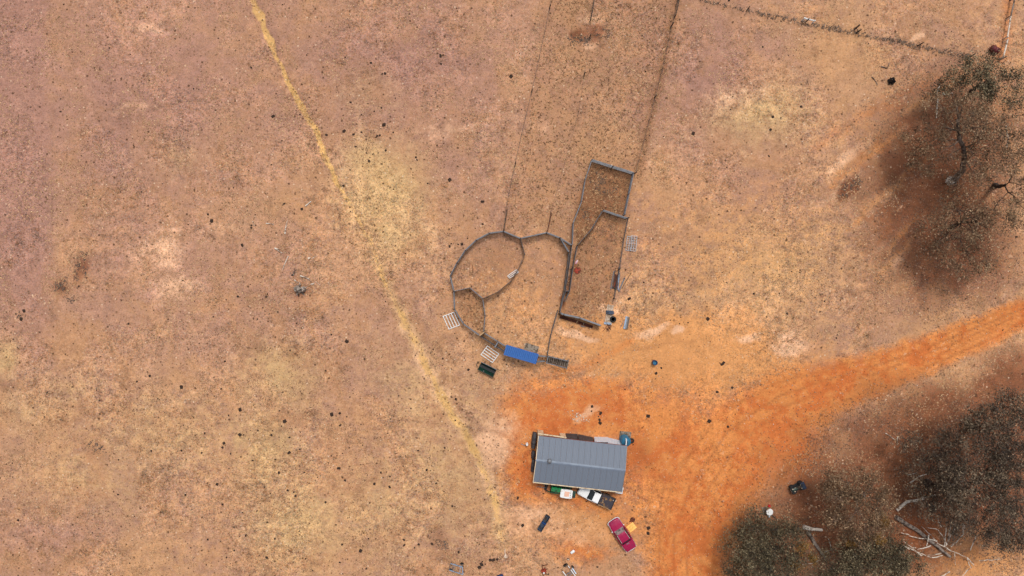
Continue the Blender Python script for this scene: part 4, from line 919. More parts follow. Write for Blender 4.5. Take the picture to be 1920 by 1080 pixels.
t = thing('red_drum', 'dark red steel drum lying by the corner post at upper right', 'drum', P(1861, 95), R(-30))
MB().lathe([(.05, -.55), (.42, -.55), (.42, -.2), (.445, -.18), (.42, -.16), (.42, .16), (.445, .18), (.42, .2), (.42, .55), (.05, .55)], 20, (0, 0, .43), Matrix.Rotation(R(90), 3, 'Y')).build('drum', DRUMRED, t, True); MB().tube([(.55, .2, .55), (.6, .2, .55)], .05, 7).build('bung', GALV_D, t)
t = thing('round_table', 'round white table at the edge of the trees', 'table', P(1439.5, 957), 0)
MB().lathe([(.44, .68), (.46, .7), (.46, .72), (.44, .73), (.05, .73)], 24).build('table_top', WHITE, t)
for k in range(4):
    a = k * 1.5708 + .4; MB().tube([(.12 * math.cos(a), .12 * math.sin(a), .68), (.32 * math.cos(a), .32 * math.sin(a), 0)], .022, 5).build('leg', GALV_D, t)
for nm, lab, ct, (x, y), m, r_, z in (('cup', 'small brown cup on the round white table', 'cup', (1439.2, 955.6), TIMBER, .07, .733), ('pot', 'small dark pot on the round white table', 'pot', (1441.5, 953.5), BLACK, .06, .733), ('bucket', 'bright red bucket behind the round white table', 'bucket', (1441.5, 947.5), REDPLASTIC, .16, 0), ('bucket', 'small pale bucket in front of the round white table', 'bucket', (1442, 968), SKYBLUE, .11, 0)):
    q = thing(nm, lab, ct, P(x, y, z)); h = r_ * 1.7
    MB().lathe([(r_ * .8, 0), (r_, h), (r_ * .9, h), (r_ * .72, r_ * .3), (.01, r_ * .3)], 14).build('vessel', m, q, True); MB().tube([(r_, 0, h * .9), (r_ * 1.35, 0, h * .7), (r_ * .95, 0, h * .35)], r_ * .12, 5).build('handle', m, q)
for lab, a, b in (('dark burnt stick below the round white table, left one', (1425, 962), (1438, 966)), ('dark burnt stick below the round white table, right one', (1445, 965), (1457, 975))):
    q = thing('burnt_stick', lab, 'stick', P(*a)); d = P(*b) - P(*a); MB().tube([Vector((0, 0, .05)), d * .5 + Vector((.02, .06, .07)), d + Vector((0, 0, .04))], [.07, .06, .04], 6).build('stick', BLACK, q)

# ------------------------------------------------------------------ wire fences
def wire_fence(label, pts, sp, posts, m=TIMBER_D, hgt=1.15, wires=4, strainers=(), wr=.007):
    w_ = [P(x, y) for x, y in pts]; t = thing('wire_fence', label, 'fence', w_[0])
    seg = []
    for a, b in zip(w_[:-1], w_[1:]):
        n = max(1, round((b - a).length / sp))
        for k in range(n): seg.append(a.lerp(b, k / n))
    seg.append(w_[-1])
    for i, q in enumerate(seg):
        big = i in (0, len(seg) - 1) or i % posts == 0
        q = q - w_[0]; ln = Vector((random.uniform(-.06, .06), random.uniform(-.06, .06), 0)); h = hgt + (.2 if big else 0) + random.uniform(-.05, .08)
        MB().tube([q, q + ln + Vector((0, 0, h))], [.085, .075] if big else [.035, .03], 7).build('post', m if big else GALV_D, t)
    for k in range(wires):
        MB().tube([q - w_[0] + Vector((0, 0, .25 + k * (hgt - .3) / (wires - 1))) for q in seg], wr, 3).build('wire', GALV_D, t)
wire_fence('wire fence on the left of the grassed lane, running up from the round pen', [(945, 432), (948, 395), (957, 350), (975, 265), (997, 172), (1011, 110), (1040, -30)], 3.1, 3)
wire_fence('wire fence on the right of the grassed lane, running up from the long pen', [(1190, 325), (1205, 270), (1238, 140), (1258, 50), (1276, -30)], 3.0, 3)
wire_fence('faint wire fence down the middle of the grassed lane', [(1025, 436), (1033, 396), (1060, 300), (1085, 210), (1106, 70)], 6.0, 4, hgt=1.0, wires=2)
wire_fence('old wire fence smothered in dead grass along the top right', [(1295, -8), (1400, 20), (1510, 42), (1605, 62), (1720, 86), (1815, 108)], 4.5, 2)
wire_fence('wire fence with pale timber rails at the top right corner', [(1875, 112), (1884, 60), (1893, 0), (1899, -40)], 3.6, 2, TIMBER_G)
wire_fence('wire fence closing the right side of the long pen below its divider', [(1176, 409), (1168, 450), (1160, 505), (1150, 560)], 4.0, 2, hgt=1.1, wires=3, wr=.03)
for lab, a, b, r_, m in (('long dark rail at the top of the left lane fence near the round pen', (944.5, 431), (951, 393), .07, TIMBER_D), ('brown strainer rail running up from the middle yard corner', (1025.5, 435), (1033, 400), .06, RUST), ('brown strainer rail at the top of the lane by the digging', (1114, -5), (1106, 42), .08, TIMBER_D), ('dark rail near the top of the right lane fence', (1271, 0), (1264, 34), .07, TIMBER_D),
                         ('white pipe lying in the dead grass of the top right fence', (1502, 39), (1523, 44), .1, WHITE), ('pale fallen rail along the top right corner fence, upper piece', (1894, 0), (1886, 36), .1, DEADWOOD_D), ('pale fallen rail along the top right corner fence, middle piece', (1886, 36), (1880, 75), .09, DEADWOOD), ('pale fallen rail along the top right corner fence, lower piece', (1880.5, 78), (1872, 112), .1, DEADWOOD)):
    p0 = P(*a); t = thing('fence_rail', lab, 'rail', p0); d = P(*b) - p0
    MB().tube([Vector((0, 0, .9)), d * .5 + Vector((.04, 0, .86)), d + Vector((0, 0, .88))], [r_, r_ * 1.05, r_ * .9], 7).build('rail', m, t)
    for f in (.04, .96): MB().tube([d * f, d * f + Vector((0, 0, 1.05))], .07, 6).build('post', m, t)
t = thing('fallen_post', 'short dark post standing by a branch tangle on the top right fence', 'post', P(1602, 55)); MB().tube([(0, 0, 0), (.05, .1, 1.3)], [.12, .1], 8).build('post', TIMBER_D, t); MB().tube([(0, 0, .5), (.5, -.25, .05)], .05, 6).build('stay', TIMBER_D, t)

# ------------------------------------------------------------------ dead timber
def wob(a, b, n, amp, r0, r1, z0=.1, z1=.1):
    a, b = Vector(a), Vector(b); d = b - a; s_ = Vector((-d.y, d.x, 0)).normalized() if d.length > 0 else Vector((1, 0, 0)); L = d.length
    pts, rad = [], []; o = 0
    for k in range(n + 1):
        f = k / n; o += random.uniform(-1, 1) * amp * L if 0 < k < n else 0
        q = a + d * f + s_ * o; q.z = z0 + (z1 - z0) * f + random.uniform(-.01, .03); pts.append(q); rad.append(r0 + (r1 - r0) * f)
    return pts, rad
def branch(name, label, segs, m, cat='branch'):
    """segs: (pixel a, pixel b, radius a, radius b); the first is the main stem"""
    o = P(*segs[0][0]); t = thing(name, label, cat, o)
    for i, (a, b, r0, r1) in enumerate(segs):
        p, r_ = wob(P(*a) - o, P(*b) - o, 5, .03, r0, r1, max(r0, .04), max(r1, .04) + (.1 if i else 0))
        MB().tube(p, r_, 7).build('stem' if i == 0 else 'side_branch', m, t)
    return t
D1, D2 = DEADWOOD, DEADWOOD_D
for lab, segs, m in (
    ('straight pale stick lying apart, highest of the sticks above the stump', [((573, 386.5), (584, 378), .09, .07)], D1),
    ('short pale stick at the left of the sticks above the stump', [((499, 419), (513.5, 420), .07, .06)], D1),
    ('pale bent stick with a thin tail above the stump', [((535, 438.5), (536.5, 425), .1, .07), ((536.5, 425), (540, 413), .04, .02)], D1),
    ('forked pale branch left of the sticks by the stump', [((515.5, 465), (529, 475.5), .12, .07), ((517, 465.5), (526, 467.5), .07, .04)], D1),
    ('thin curved pale stick left above the stump', [((541, 480), (534, 494), .06, .05), ((534, 494), (530, 507), .04, .02)], D1),
    ('knotted pale root nearest above the stump', [((563.5, 517), (580, 524), .1, .09), ((571, 518), (577, 521), .05, .04), ((580, 524), (583, 528), .08, .02)], D1),
    ('small pale stick touching the upper left of the stump', [((552, 525), (559.5, 530), .08, .05)], D1),
    ('small pale stick right of the stump', [((583, 533), (590, 531.5), .08, .06), ((592, 528), (601, 535), .025, .015)], D1),
    ('short upright stick above the stump on its left side', [((550.5, 516), (553.5, 507), .1, .03)], D2),
    ('thin stick trailing from a pale stone above the stump', [((585, 485), (595.5, 480), .03, .02)], D1),
    ('thin pale stick left of the sticks by the stump, far out', [((474, 415), (478, 423), .05, .03)], D1),
    ('pair of dark sticks on the grass above the charred stump', [((1652, 125), (1664, 127), .08, .05), ((1664, 126), (1667, 117), .05, .02)], D2),
    ('thin dark branch left of the charred stump', [((1634, 144), (1645, 160), .06, .03)], D2),
    ('white fallen bough left of the tall trees', [((1762, 158), (1754, 178), .09, .06), ((1758, 186), (1753, 222), .1, .06), ((1756, 170), (1763, 171), .04, .03)], D1),
    ('pale short log left of the tall trees', [((1768, 177), (1785, 174), .09, .06), ((1766, 177), (1769, 173), .06, .04)], D1),
    ('pale curved fallen limb on the right of the tall trees', [((1885, 236), (1889, 262), .08, .05), ((1889, 262), (1886, 280), .05, .03)], D1),
    ('pale fallen limb tangle in the grass near the right edge of the orange track', [((1660, 812), (1680, 826), .06, .03), ((1683, 818), (1682, 830), .05, .03)], D1),
    ('long pale fallen log with a bend beside the dark tree', [((1680, 956), (1698, 940), .2, .18), ((1698, 940), (1730, 932), .2, .14), ((1730, 932), (1752, 927), .14, .08), ((1722, 934), (1727, 946), .07, .03), ((1728, 932), (1726, 922), .06, .03)], D1),
    ('pale dead limb lying above the bent log', [((1706, 905), (1722, 893), .1, .06), ((1722, 893), (1736, 888), .07, .04), ((1703, 890), (1718, 886), .05, .03)], D1),
    ('thick pale sawn log lying across at the foot of the lower trees', [((1505, 986), (1518, 991), .32, .28), ((1516, 990), (1540, 991), .24, .18)], D1),
    ('long grey trunk lying slantwise below the sawn log', [((1513, 996), (1530, 1022), .24, .22), ((1530, 1022), (1545, 1044), .22, .16), ((1543, 1040), (1550, 1055), .12, .05)], D2),
    ('thin pale sticks in the shaded gap beside the grey trunk', [((1553, 1010), (1560, 1030), .05, .03), ((1546, 1035), (1562, 1027), .05, .03)], D1),
    ('pale thin branch in the lower trees near the bottom edge', [((1503, 1058), (1522, 1056), .05, .04), ((1522, 1056), (1535, 1050), .04, .02)], D1)):
    branch('fallen_log' if segs[0][2] > .15 else 'fallen_branch', lab, segs, m, 'log' if segs[0][2] > .15 else 'branch')

def dead_tree():
    o = P(1680, 970); t = thing('dead_fallen_tree', 'fallen dead tree with a fan of bare white branches', 'dead tree', o)
    p, r_ = wob(P(1678, 968) - o, P(1778, 1042) - o, 8, .02, .3, .18, .25, .4); MB().tube(p, r_, 9).build('trunk', D2, t)
    roots = [((1778, 1030), (1752, 1012)), ((1752, 1012), (1722, 985)), ((1752, 1012), (1700, 1000)), ((1700, 1000), (1683, 995)), ((1765, 1022), (1760, 985)), ((1760, 985), (1748, 962)), ((1768, 1020), (1776, 990)), ((1776, 990), (1774, 968)), ((1778, 1022), (1800, 1000)),
             ((1800, 1000), (1804, 980)), ((1800, 1000), (1795, 975)), ((1760, 1034), (1722, 1038)), ((1722, 1038), (1700, 1026)), ((1722, 1038), (1690, 1012)), ((1740, 1020), (1712, 1024)), ((1712, 1024), (1684, 1020)), ((1700, 1026), (1685, 1018)), ((1780, 1030), (1808, 1042)), ((1808, 1042), (1822, 1056)), ((1784, 1034), (1788, 1056)),
             ((1770, 1018), (1752, 990)), ((1752, 990), (1735, 985)), ((1824, 1000), (1818, 1030)), ((1830, 1048), (1864, 1044)), ((1772, 1012), (1784, 985)), ((1784, 985), (1782, 975)), ((1736, 1000), (1728, 1018)), ((1716, 1032), (1742, 1042)), ((1742, 1042), (1760, 1036)), ((1808, 1042), (1812, 1060)), ((1775, 1068), (1757, 1078)), ((1812, 1062), (1800, 1078))]
    for i, (a, b) in enumerate(roots):
        th = .085 if i % 2 == 0 else .055
        p, r_ = wob(P(*a) - o, P(*b) - o, 5, .05, th, th * .55, .6, .7 + random.uniform(-.3, .5)); MB().tube(p, r_, 5).build('branch', D1, t)
dead_tree()

# ------------------------------------------------------------------ stumps
def stump(label, pxy, R0, hgt, lobes, m, core=None, name='tree_stump'):
    t = thing(name, label, 'stump', P(*pxy))
    for (ox, oy, r0, h) in lobes:
        vs = []; n = 16; rings = []
        for r_, z in ((1.15, 0), (1.0, h * .35), (.92, h * .8), (.8, h), (.5, h * 1.03), (.15, h * 1.0)):
            rings.append([(ox + r0 * r_ * math.cos(2 * math.pi * k / n) * (1 + .18 * math.sin(k * 2.3 + ox * 5)), oy + r0 * r_ * math.sin(2 * math.pi * k / n) * (1 + .14 * math.cos(k * 1.7 + oy * 3)), z + .12 * h * math.sin(k * 2.9 + ox * 9) * (z > 0)) for k in range(n)])
        MB().loft(rings).build('split_trunk', m, t)
    for k in range(5):
        a = k * 1.25 + .3; MB().tube([(R0 * .6 * math.cos(a), R0 * .6 * math.sin(a), .16), (R0 * 1.25 * math.cos(a + .1), R0 * 1.25 * math.sin(a + .1), .0)], [.14, .03], 6).build('root', m, t)
    return t
stump('grey split stump alone in the paddock', (563, 543), .8, .8, [(-.32, .1, .42, .75), (.1, -.08, .32, .6), (.42, .02, .36, .85)], mat('silver_grey_stump_wood', (178, 164, 152), .92, 0, (110, 96, 86), 2.5, .5, .25, bump=.02))
stump('charred black stump on the grass left of the tall trees', (1670, 153), .45, .8, [(-.12, .1, .28, .9), (.18, -.12, .24, .6)], BLACK)
stump('pale sawn stump among the shade of the tall trees', (1781, 339), .5, .5, [(0, 0, .52, .5)], DEADWOOD)
t = thing('pale_stone', 'pale square stone above the stump', 'stone', P(580, 484)); MB().box((0, 0, .12), (.36, .3, .24), rz=.6, taper=.8).build('stone', STONE, t)

# ------------------------------------------------------------------ trees
def leaf_material(name, cols):
    b = NB(name); a = b.n('ShaderNodeAttribute', attribute_name='tint')
    r = b.n('ShaderNodeValToRGB'); b.l(a.outputs['Fac'], r.inputs[0]); e = r.color_ramp.elements
    e[0].position = 0; e[0].color = lin(cols[0], .8); e[1].position = 1; e[1].color = lin(cols[-1], .8)
    for i, c in enumerate(cols[1:-1]): x = e.new((i + 1) / (len(cols) - 1)); x.color = lin(c, .8)
    return b.fin(r.outputs[0], .6, 0, .25)
LEAF = leaf_material('grey_olive_leaves', [(62, 48, 36), (94, 73, 54), (118, 93, 69), (140, 112, 84), (196, 166, 130)])
LEAF_D = leaf_material('dark_olive_leaves', [(48, 43, 34), (72, 64, 48), (92, 81, 60), (114, 101, 76), (172, 156, 122)])
LEAF_R = leaf_material('brown_grey_leaves', [(48, 41, 36), (72, 60, 50), (92, 78, 64), (112, 96, 78), (164, 144, 118)])
MIST = leaf_material('ochre_mistletoe_leaves', [(84, 60, 30), (128, 92, 40), (150, 108, 48), (160, 122, 62), (176, 140, 80)])

def leaves(centers, sig, counts, size, m, parent, name='crown', droop=.35):
    n = int(sum(counts)); idx = np.repeat(np.arange(len(centers)), counts)
    c = np.array([tuple(q) for q in centers])[idx] + rng.normal(0, 1, (n, 3)) * np.array(sig)[idx][:, None] * np.array([1, 1, .6])
    c[:, 2] = np.maximum(c[:, 2], .4)
    d = rng.normal(0, 1, (n, 3)); d[:, 2] = d[:, 2] * .6 - droop; d /= np.linalg.norm(d, axis=1)[:, None]
    u = rng.normal(0, 1, (n, 3)); u -= (u * d).sum(1)[:, None] * d; u /= np.linalg.norm(u, axis=1)[:, None]
    L = rng.uniform(.7, 1.3, n)[:, None] * size; W_ = L * rng.uniform(.28, .45, n)[:, None]
    v = np.stack([c - d * L * .5, c + u * W_ * .5, c + d * L * .5, c - u * W_ * .5], 1).reshape(-1, 3)
    f = np.arange(4 * n).reshape(n, 4)
    tuft = rng.random(len(centers))[idx]
    tint = np.clip(tuft ** 1.3 * .72 + rng.random(n) * .3 + (rng.random(n) > .91) * .4, 0, 1)
    o = fast_mesh(name, v, f, m, {'tint': np.repeat(tint, 4)}); o.parent = parent
    return o

def tree(label, base, trunk, clumps, leafm, bark, dens=1.0, lsize=.26, r0=.35, mist=(), spread=1.15, sg=(.22, .5)):
    """trunk: (x, y, z) pixels+height; clumps: (x, y, z, radius) seen at pixel x, y"""
    o = P(*base); t = thing('gum_tree', label, 'tree', o)
    tp = [Vector((0, 0, 0))] + [P(*q) - o for q in trunk]
    # smooth trunk
    pts = []
    for i in range(len(tp) - 1):
        for k in range(4): pts.append(tp[i].lerp(tp[i + 1], k / 4) + Vector((random.uniform(-.08, .08), random.uniform(-.08, .08), 0)) * (i + k > 0))
    pts.append(tp[-1]); n = len(pts)
    rad = [r0 * (1.25 if k == 0 else 1) * (1 - .62 * k / (n - 1)) for k in range(n)]
    MB().tube(pts, rad, 10).build('trunk', bark, t, True)
    cen, sig, cnt = [], [], []; tw = MB()
    nodes = [(pts[i], rad[i]) for i in range(n // 3, n)]
    cl = []
    for (x, y, z, r_) in clumps:
        c = P(x, y, z) - o; cl.append((c, r_))
        for _ in range(2):
            a = random.uniform(0, 6.28); cl.append((c + Vector((math.cos(a), math.sin(a), 0)) * r_ * random.uniform(.7, 1.25) + Vector((0, 0, random.uniform(-1.6, .2))), r_ * random.uniform(.4, .65)))
    cl.sort(key=lambda q: (q[0] - pts[-1]).length)
    for c, r_ in cl:
        # fork from the nearest existing wood that lies below and inwards
        want = c + (pts[n // 2] - c) * .3 - Vector((0, 0, .4))
        a, ra = min(nodes, key=lambda q: (q[0] - want).length + max(0, q[0].z - c.z) * .8)
        L = (c - a).length; j = .13 * L
        mid = a.lerp(c, .5) + Vector((random.uniform(-j, j), random.uniform(-j, j), random.uniform(-.02, .1) * L))
        q1 = a.lerp(mid, .5) + Vector((random.uniform(-j, j), random.uniform(-j, j), .04 * L)) * .6; q2 = mid.lerp(c, .5) + Vector((random.uniform(-j, j), random.uniform(-j, j), 0)) * .6
        rr_ = min(ra * .72, .035 + .04 * r_ + .006 * L)
        MB().tube([a, q1, mid, q2, c], [rr_, rr_ * .85, rr_ * .72, rr_ * .55, rr_ * .35], 6).build('limb', bark, t, True)
        nodes += [(q1, rr_ * .85), (mid, rr_ * .72), (q2, rr_ * .55), (c, rr_ * .35)]
        ns = max(3, int(6.5 * r_ * r_ * dens))
        for _ in range(ns):
            v = rng.normal(0, 1, 3); v /= np.linalg.norm(v); v *= r_ * spread * rng.random() ** .5
            s_ = c + Vector((v[0], v[1], v[2] * .55))
            st0 = (mid, q2, c, c)[int(rng.integers(0, 4))]
            m_ = st0.lerp(s_, .55) + Vector((random.uniform(-.2, .2), random.uniform(-.2, .2), random.uniform(-.05, .25)))
            tw.tube([st0, m_, s_], [min(rr_ * .3, .03) + .008, .016, .006], 3, False)
            cen.append(s_); sig.append(rng.uniform(*sg)); cnt.append(int(rng.integers(25, 75)))
    tw.build('branches', bark, t)['kind'] = 'stuff'
    leaves(cen, sig, cnt, lsize, leafm, t)
    for (x, y, z, r_) in mist:
        c = P(x, y, z) - o
        cc = [c + Vector(rng.normal(0, r_ * .4, 3)) for _ in range(10)]
        leaves(cc, [r_ * .3] * 10, [60] * 10, .2, MIST, t, 'mistletoe')['kind'] = 'stuff'
    return t
random.seed(21)
tree('tall sparse gum tree with leaning grey trunk at the upper right', (1788, 338), [(1806, 318, 3), (1808, 285, 5.5), (1798, 255, 7.5), (1795, 225, 9.5)],
     [(1768, 232, 8, 1.6), (1740, 262, 6.5, 1.3), (1795, 205, 9.5, 1.8), (1825, 212, 9.5, 1.8), (1850, 232, 9, 1.7), (1760, 195, 8, 1.2), (1835, 262, 8, 1.8), (1775, 275, 7, 1.4), (1870, 260, 8.5, 1.4), (1830, 300, 7, 1.6), (1750, 300, 6, 1.1), (1862, 298, 7.5, 1.3), (1718, 245, 5.5, 1.1), (1725, 290, 5, 1.0), (1880, 225, 9, 1.4), (1895, 265, 9, 1.3), (1800, 330, 6, 1.2), (1840, 345, 6.5, 1.3)], LEAF, BARK, .62, r0=.42, spread=1.5, sg=(.3, .7))
tree('dark green gum tree crowding the fence corner at the upper right', (1822, 172), [(1826, 168, 3), (1832, 160, 6)],
     [(1812, 140, 6.5, 1.7), (1835, 128, 7, 1.6), (1800, 168, 6, 1.5), (1850, 150, 7.5, 1.6), (1785, 160, 5, 1.0), (1870, 170, 8, 1.4), (1845, 185, 7, 1.6), (1878, 135, 6.5, 1.1), (1905, 150, 7, 1.2), (1912, 190, 8, 1.3), (1850, 110, 6, .9)], LEAF_D, BARK_D, .8, r0=.3, spread=1.35, sg=(.25, .6))
tree('bare-limbed gum tree with black branches reaching the right edge', (1866, 348), [(1874, 350, 3), (1886, 346, 6)],
     [(1918, 335, 9, 1.4), (1935, 372, 9, 1.6), (1900, 395, 8, 1.2), (1905, 310, 8, 1.1), (1945, 420, 9, 1.6), (1925, 295, 9.5, 1.3), (1890, 420, 7.5, 1.0), (1862, 395, 6, 1.0), (1955, 340, 10, 1.8), (1915, 265, 9, 1.2)], LEAF, BARK_D, .5, r0=.34, spread=1.4, sg=(.3, .7))
tree('sparse gum tree below the leaning tall gum at the upper right', (1786, 425), [(1796, 420, 3), (1806, 415, 6)],
     [(1800, 395, 7, 1.6), (1832, 405, 7.5, 1.5), (1770, 440, 6, 1.3), (1800, 445, 7, 1.6), (1838, 448, 7.5, 1.5), (1815, 480, 6.5, 1.5), (1850, 485, 6.5, 1.2), (1790, 500, 5.5, 1.2), (1830, 510, 5.5, 1.1), (1765, 470, 5, 1.0), (1845, 425, 7, 1.2), (1740, 420, 5, .9), (1772, 390, 5.5, 1.1)], LEAF, BARK_D, .55, r0=.3, spread=1.55, sg=(.3, .75))
tree('large dark gum tree with black limbs at the lower right', (1738, 905), [(1746, 908, 3), (1764, 910, 6)],
     [(1722, 835, 6.5, 1.2), (1765, 838, 7, 1.3), (1800, 860, 9, 2.1), (1835, 830, 10, 2.1), (1870, 800, 10.5, 2.0), (1905, 830, 11, 2.2), (1860, 865, 10, 2.1), (1900, 880, 10.5, 2.2), (1820, 905, 9, 2.0), (1865, 920, 9.5, 2.1), (1905, 940, 9.5, 2.1), (1785, 925, 7.5, 1.6), (1830, 955, 8, 1.8), (1875, 975, 8, 1.8), (1790, 890, 8, 1.6), (1925, 770, 10.5, 1.8), (1840, 785, 9, 1.5), (1920, 1000, 8, 1.7), (1765, 960, 5.5, 1.2), (1800, 985, 6, 1.3), (1850, 1005, 6, 1.3), (1745, 872, 6, 1.3), (1716, 885, 5, 1.0), (1740, 945, 5.5, 1.3), (1770, 905, 7, 1.4), (1735, 915, 5, 1.1), (1890, 1010, 7, 1.5), (1880, 760, 10, 1.6), (1800, 810, 8, 1.3)], LEAF_R, BARK_D, 1.2, r0=.45, spread=1.45, sg=(.25, .6))
tree('pale olive gum tree standing behind the quad bike', (1578, 925), [(1590, 928, 3), (1604, 934, 6)],
     [(1560, 895, 6.5, 1.3), (1592, 905, 7.5, 1.6), (1575, 935, 7.5, 1.6), (1620, 925, 8, 1.6), (1605, 960, 8, 1.9), (1640, 955, 8, 1.7), (1575, 970, 7, 1.5), (1650, 985, 7.5, 1.6), (1620, 995, 7.5, 1.7), (1665, 955, 7, 1.2), (1548, 920, 5.5, 1.0), (1625, 890, 6.5, 1.0), (1590, 1000, 6, 1.2), (1660, 915, 6, 1.0), (1550, 960, 5.5, 1.1)], LEAF, BARK, .85, spread=1.5, sg=(.25, .65), r0=.36, mist=((1660, 978, 7.6, .7), (1650, 1010, 7, .6)))
tree('broad dark gum tree at the bottom edge below the round table', (1430, 1010), [(1436, 1014, 2.5), (1444, 1022, 5)],
     [(1390, 1010, 5.5, 1.4), (1420, 995, 6, 1.5), (1452, 992, 6.5, 1.5), (1480, 1008, 6.5, 1.5), (1385, 1045, 5.5, 1.5), (1420, 1030, 7, 1.8), (1455, 1030, 7, 1.8), (1490, 1040, 6.5, 1.6), (1400, 1075, 6, 1.6), (1440, 1070, 7, 1.8), (1480, 1075, 6.5, 1.6), (1370, 1080, 5, 1.2), (1415, 970, 4.5, .9), (1500, 1000, 4.5, .9)], LEAF_D, BARK_D, 1.3, spread=1.5, sg=(.25, .6), r0=.34, mist=((1503, 1030, 6.5, 1.0), (1492, 1060, 6.3, .9), (1522, 1048, 6, .6)))
tree('dark gum tree at the bottom edge right of the mistletoe', (1600, 1042), [(1608, 1046, 2.5), (1616, 1052, 5)],
     [(1620, 1030, 6.5, 1.6), (1655, 1035, 7, 1.7), (1690, 1050, 6.5, 1.6), (1635, 1065, 7, 1.9), (1675, 1075, 7, 1.8), (1590, 1065, 6, 1.5), (1715, 1065, 5.5, 1.2), (1560, 1060, 5.5, 1.3), (1600, 1085, 6.5, 1.6), (1545, 1080, 5, 1.2), (1680, 1020, 5.5, 1.1), (1580, 1030, 5, 1.0)], LEAF_D, BARK_D, 1.35, spread=1.5, sg=(.25, .6), r0=.36, mist=((1596, 1020, 6, .5),))

# ------------------------------------------------------------------ dung, stones, tufts, fallen leaves
def dung_pats():
    ex = [(512, 218), (205, 90), (73, 296), (40, 598), (30, 588), (45, 583), (241, 607), (394, 420), (397, 414), (390, 402), (471, 427), (444, 473), (454, 460), (446, 556), (424, 562), (505, 588), (521, 585), (560, 554), (516, 447), (566, 392), (533, 382), (400, 594), (450, 768), (534, 790), (450, 815), (542, 849), (523, 886), (635, 878), (622, 777), (630, 824), (407, 908), (417, 946), (481, 952), (482, 958),
          (449, 1006), (461, 1004), (561, 996), (500, 1023), (340, 726), (420, 831), (717, 138), (716, 139), (826, 105), (694, 215), (707, 255), (712, 254), (720, 234), (658, 268), (692, 302), (780, 295), (782, 300), (843, 337), (813, 284), (802, 344), (644, 348), (655, 178), (658, 192), (645, 246), (663, 252), (722, 138), (1110, 762), (1109, 771), (1126, 775), (1122, 781), (1124, 787), (1125, 793), (846, 457), (843, 462), (859, 458), (866, 458),
          (905, 420), (913, 415), (905, 378), (971, 934), (686, 655), (702, 907), (714, 886), (731, 914), (806, 935), (848, 949), (676, 1033), (691, 1010), (757, 1012), (758, 1022), (810, 1020), (860, 1035), (919, 1050), (910, 1058), (903, 1058), (899, 1064), (925, 1050), (932, 1049), (687, 1066), (650, 640), (1370, 205), (1462, 203), (1449, 219), (1464, 221), (1490, 234), (1502, 200), (1586, 513), (1350, 681), (1354, 683), (1357, 680), (1373, 727), (1476, 588), (1570, 628), (1568, 634), (1546, 565), (1327, 598), (1263, 605), (1290, 605), (1445, 243),
          (1906, 444), (1303, 145), (1430, 88), (958, 143), (827, 120), (1300, 250), (1215, 1000), (1216, 990), (853, 950), (868, 1062), (1120, 1063), (980, 985), (1140, 940), (1400, 560), (1180, 560), (1230, 700), (1240, 690), (1345, 735), (1330, 790), (1365, 800), (1215, 780)]
    ex = [(x, y, random.choice((.11, .14, .18, .22, .28))) for x, y in ex]
    while len(ex) < 290:
        x, y = random.uniform(0, 1920), random.uniform(0, 1080)
        wgt = .03 + .85 * math.exp(-((x - 560) / 260) ** 2 - ((y - 900) / 230) ** 2) + .8 * math.exp(-((x - 705) / 70) ** 2 - ((y - 230) / 110) ** 2) + .4 * math.exp(-((x - 480) / 120) ** 2 - ((y - 560) / 120) ** 2)
        if random.random() > wgt or (x > 1000 and y > 690) or (x > 1650): continue
        ex.append((x, y, random.uniform(.09, .2)))
    protos = []
    for k in range(5):
        n = 11; rings = []
        ph = random.random() * 6
        for r_, z in ((1.0, 0), (.92, .22), (.6, .36), (.2, .38)):
            rings.append([(r_ * math.cos(2 * math.pi * i / n) * (1 + .22 * math.sin(i * 2.1 + ph)), r_ * math.sin(2 * math.pi * i / n) * (1 + .2 * math.cos(i * 1.3 + ph)), z) for i in range(n)])
        protos.append(MB().loft(rings))
    meshes = []
    for i, (x, y, r_) in enumerate(ex):
        if i < 5:
            o = protos[i].build('dung_pat', DUNG); meshes.append(o.data)
        else:
            o = bpy.data.objects.new('dung_pat', meshes[i % 5]); COL.objects.link(o)
        o.location = P(x, y) + Vector((0, 0, -.02)); o.scale = (r_, r_ * random.uniform(.65, 1), r_ * .8); o.rotation_euler = (0, 0, random.random() * 6.28)
        for lab, x0, y0, x1, y1 in (('dark dung lump in the line of droppings on orange soil above the shed', 1100, 755, 1135, 800), ('dark dried dung pat left of the round pen', 835, 410, 935, 470), ('dark dung pat in the thick scatter at the upper end of the pale seam', 630, 160, 730, 320), ('dark dung pat in the yellow grass between the lane fence and the tall trees', 1300, 130, 1520, 300),
                                    ('dark dung pat in the paddock round the grey stump', 380, 370, 630, 620), ('small dark dung pat near the implements along the bottom edge', 840, 930, 1230, 1080), ('dark dung pat on the grass right of the yards', 1180, 500, 1640, 830), ('dark dung pat on the straw coloured grass at the lower left', 0, 620, 840, 1080)):
            if x0 <= x <= x1 and y0 <= y <= y1: break
        else: lab = 'dark dung pat on the open grass of the upper paddock'
        tag(o, lab, 'dung', lab.replace('dark ', '').replace('dung pat', 'dung pats'))
dung_pats()

def scatter(n, wfun, maxtry=14):
    out = []; got = 0
    for _ in range(maxtry):
        x = rng.uniform(-30, 1950, n); y = rng.uniform(-30, 1110, n); w_ = wfun(x, y); k = rng.random(n) < w_
        out.append(np.stack([x[k], y[k]], 1)); got += k.sum()
        if got >= n: break
    return np.concatenate(out)[:n]
def to_world(p): return np.stack([(p[:, 0] - 960) * S, (540 - p[:, 1]) * S], 1)

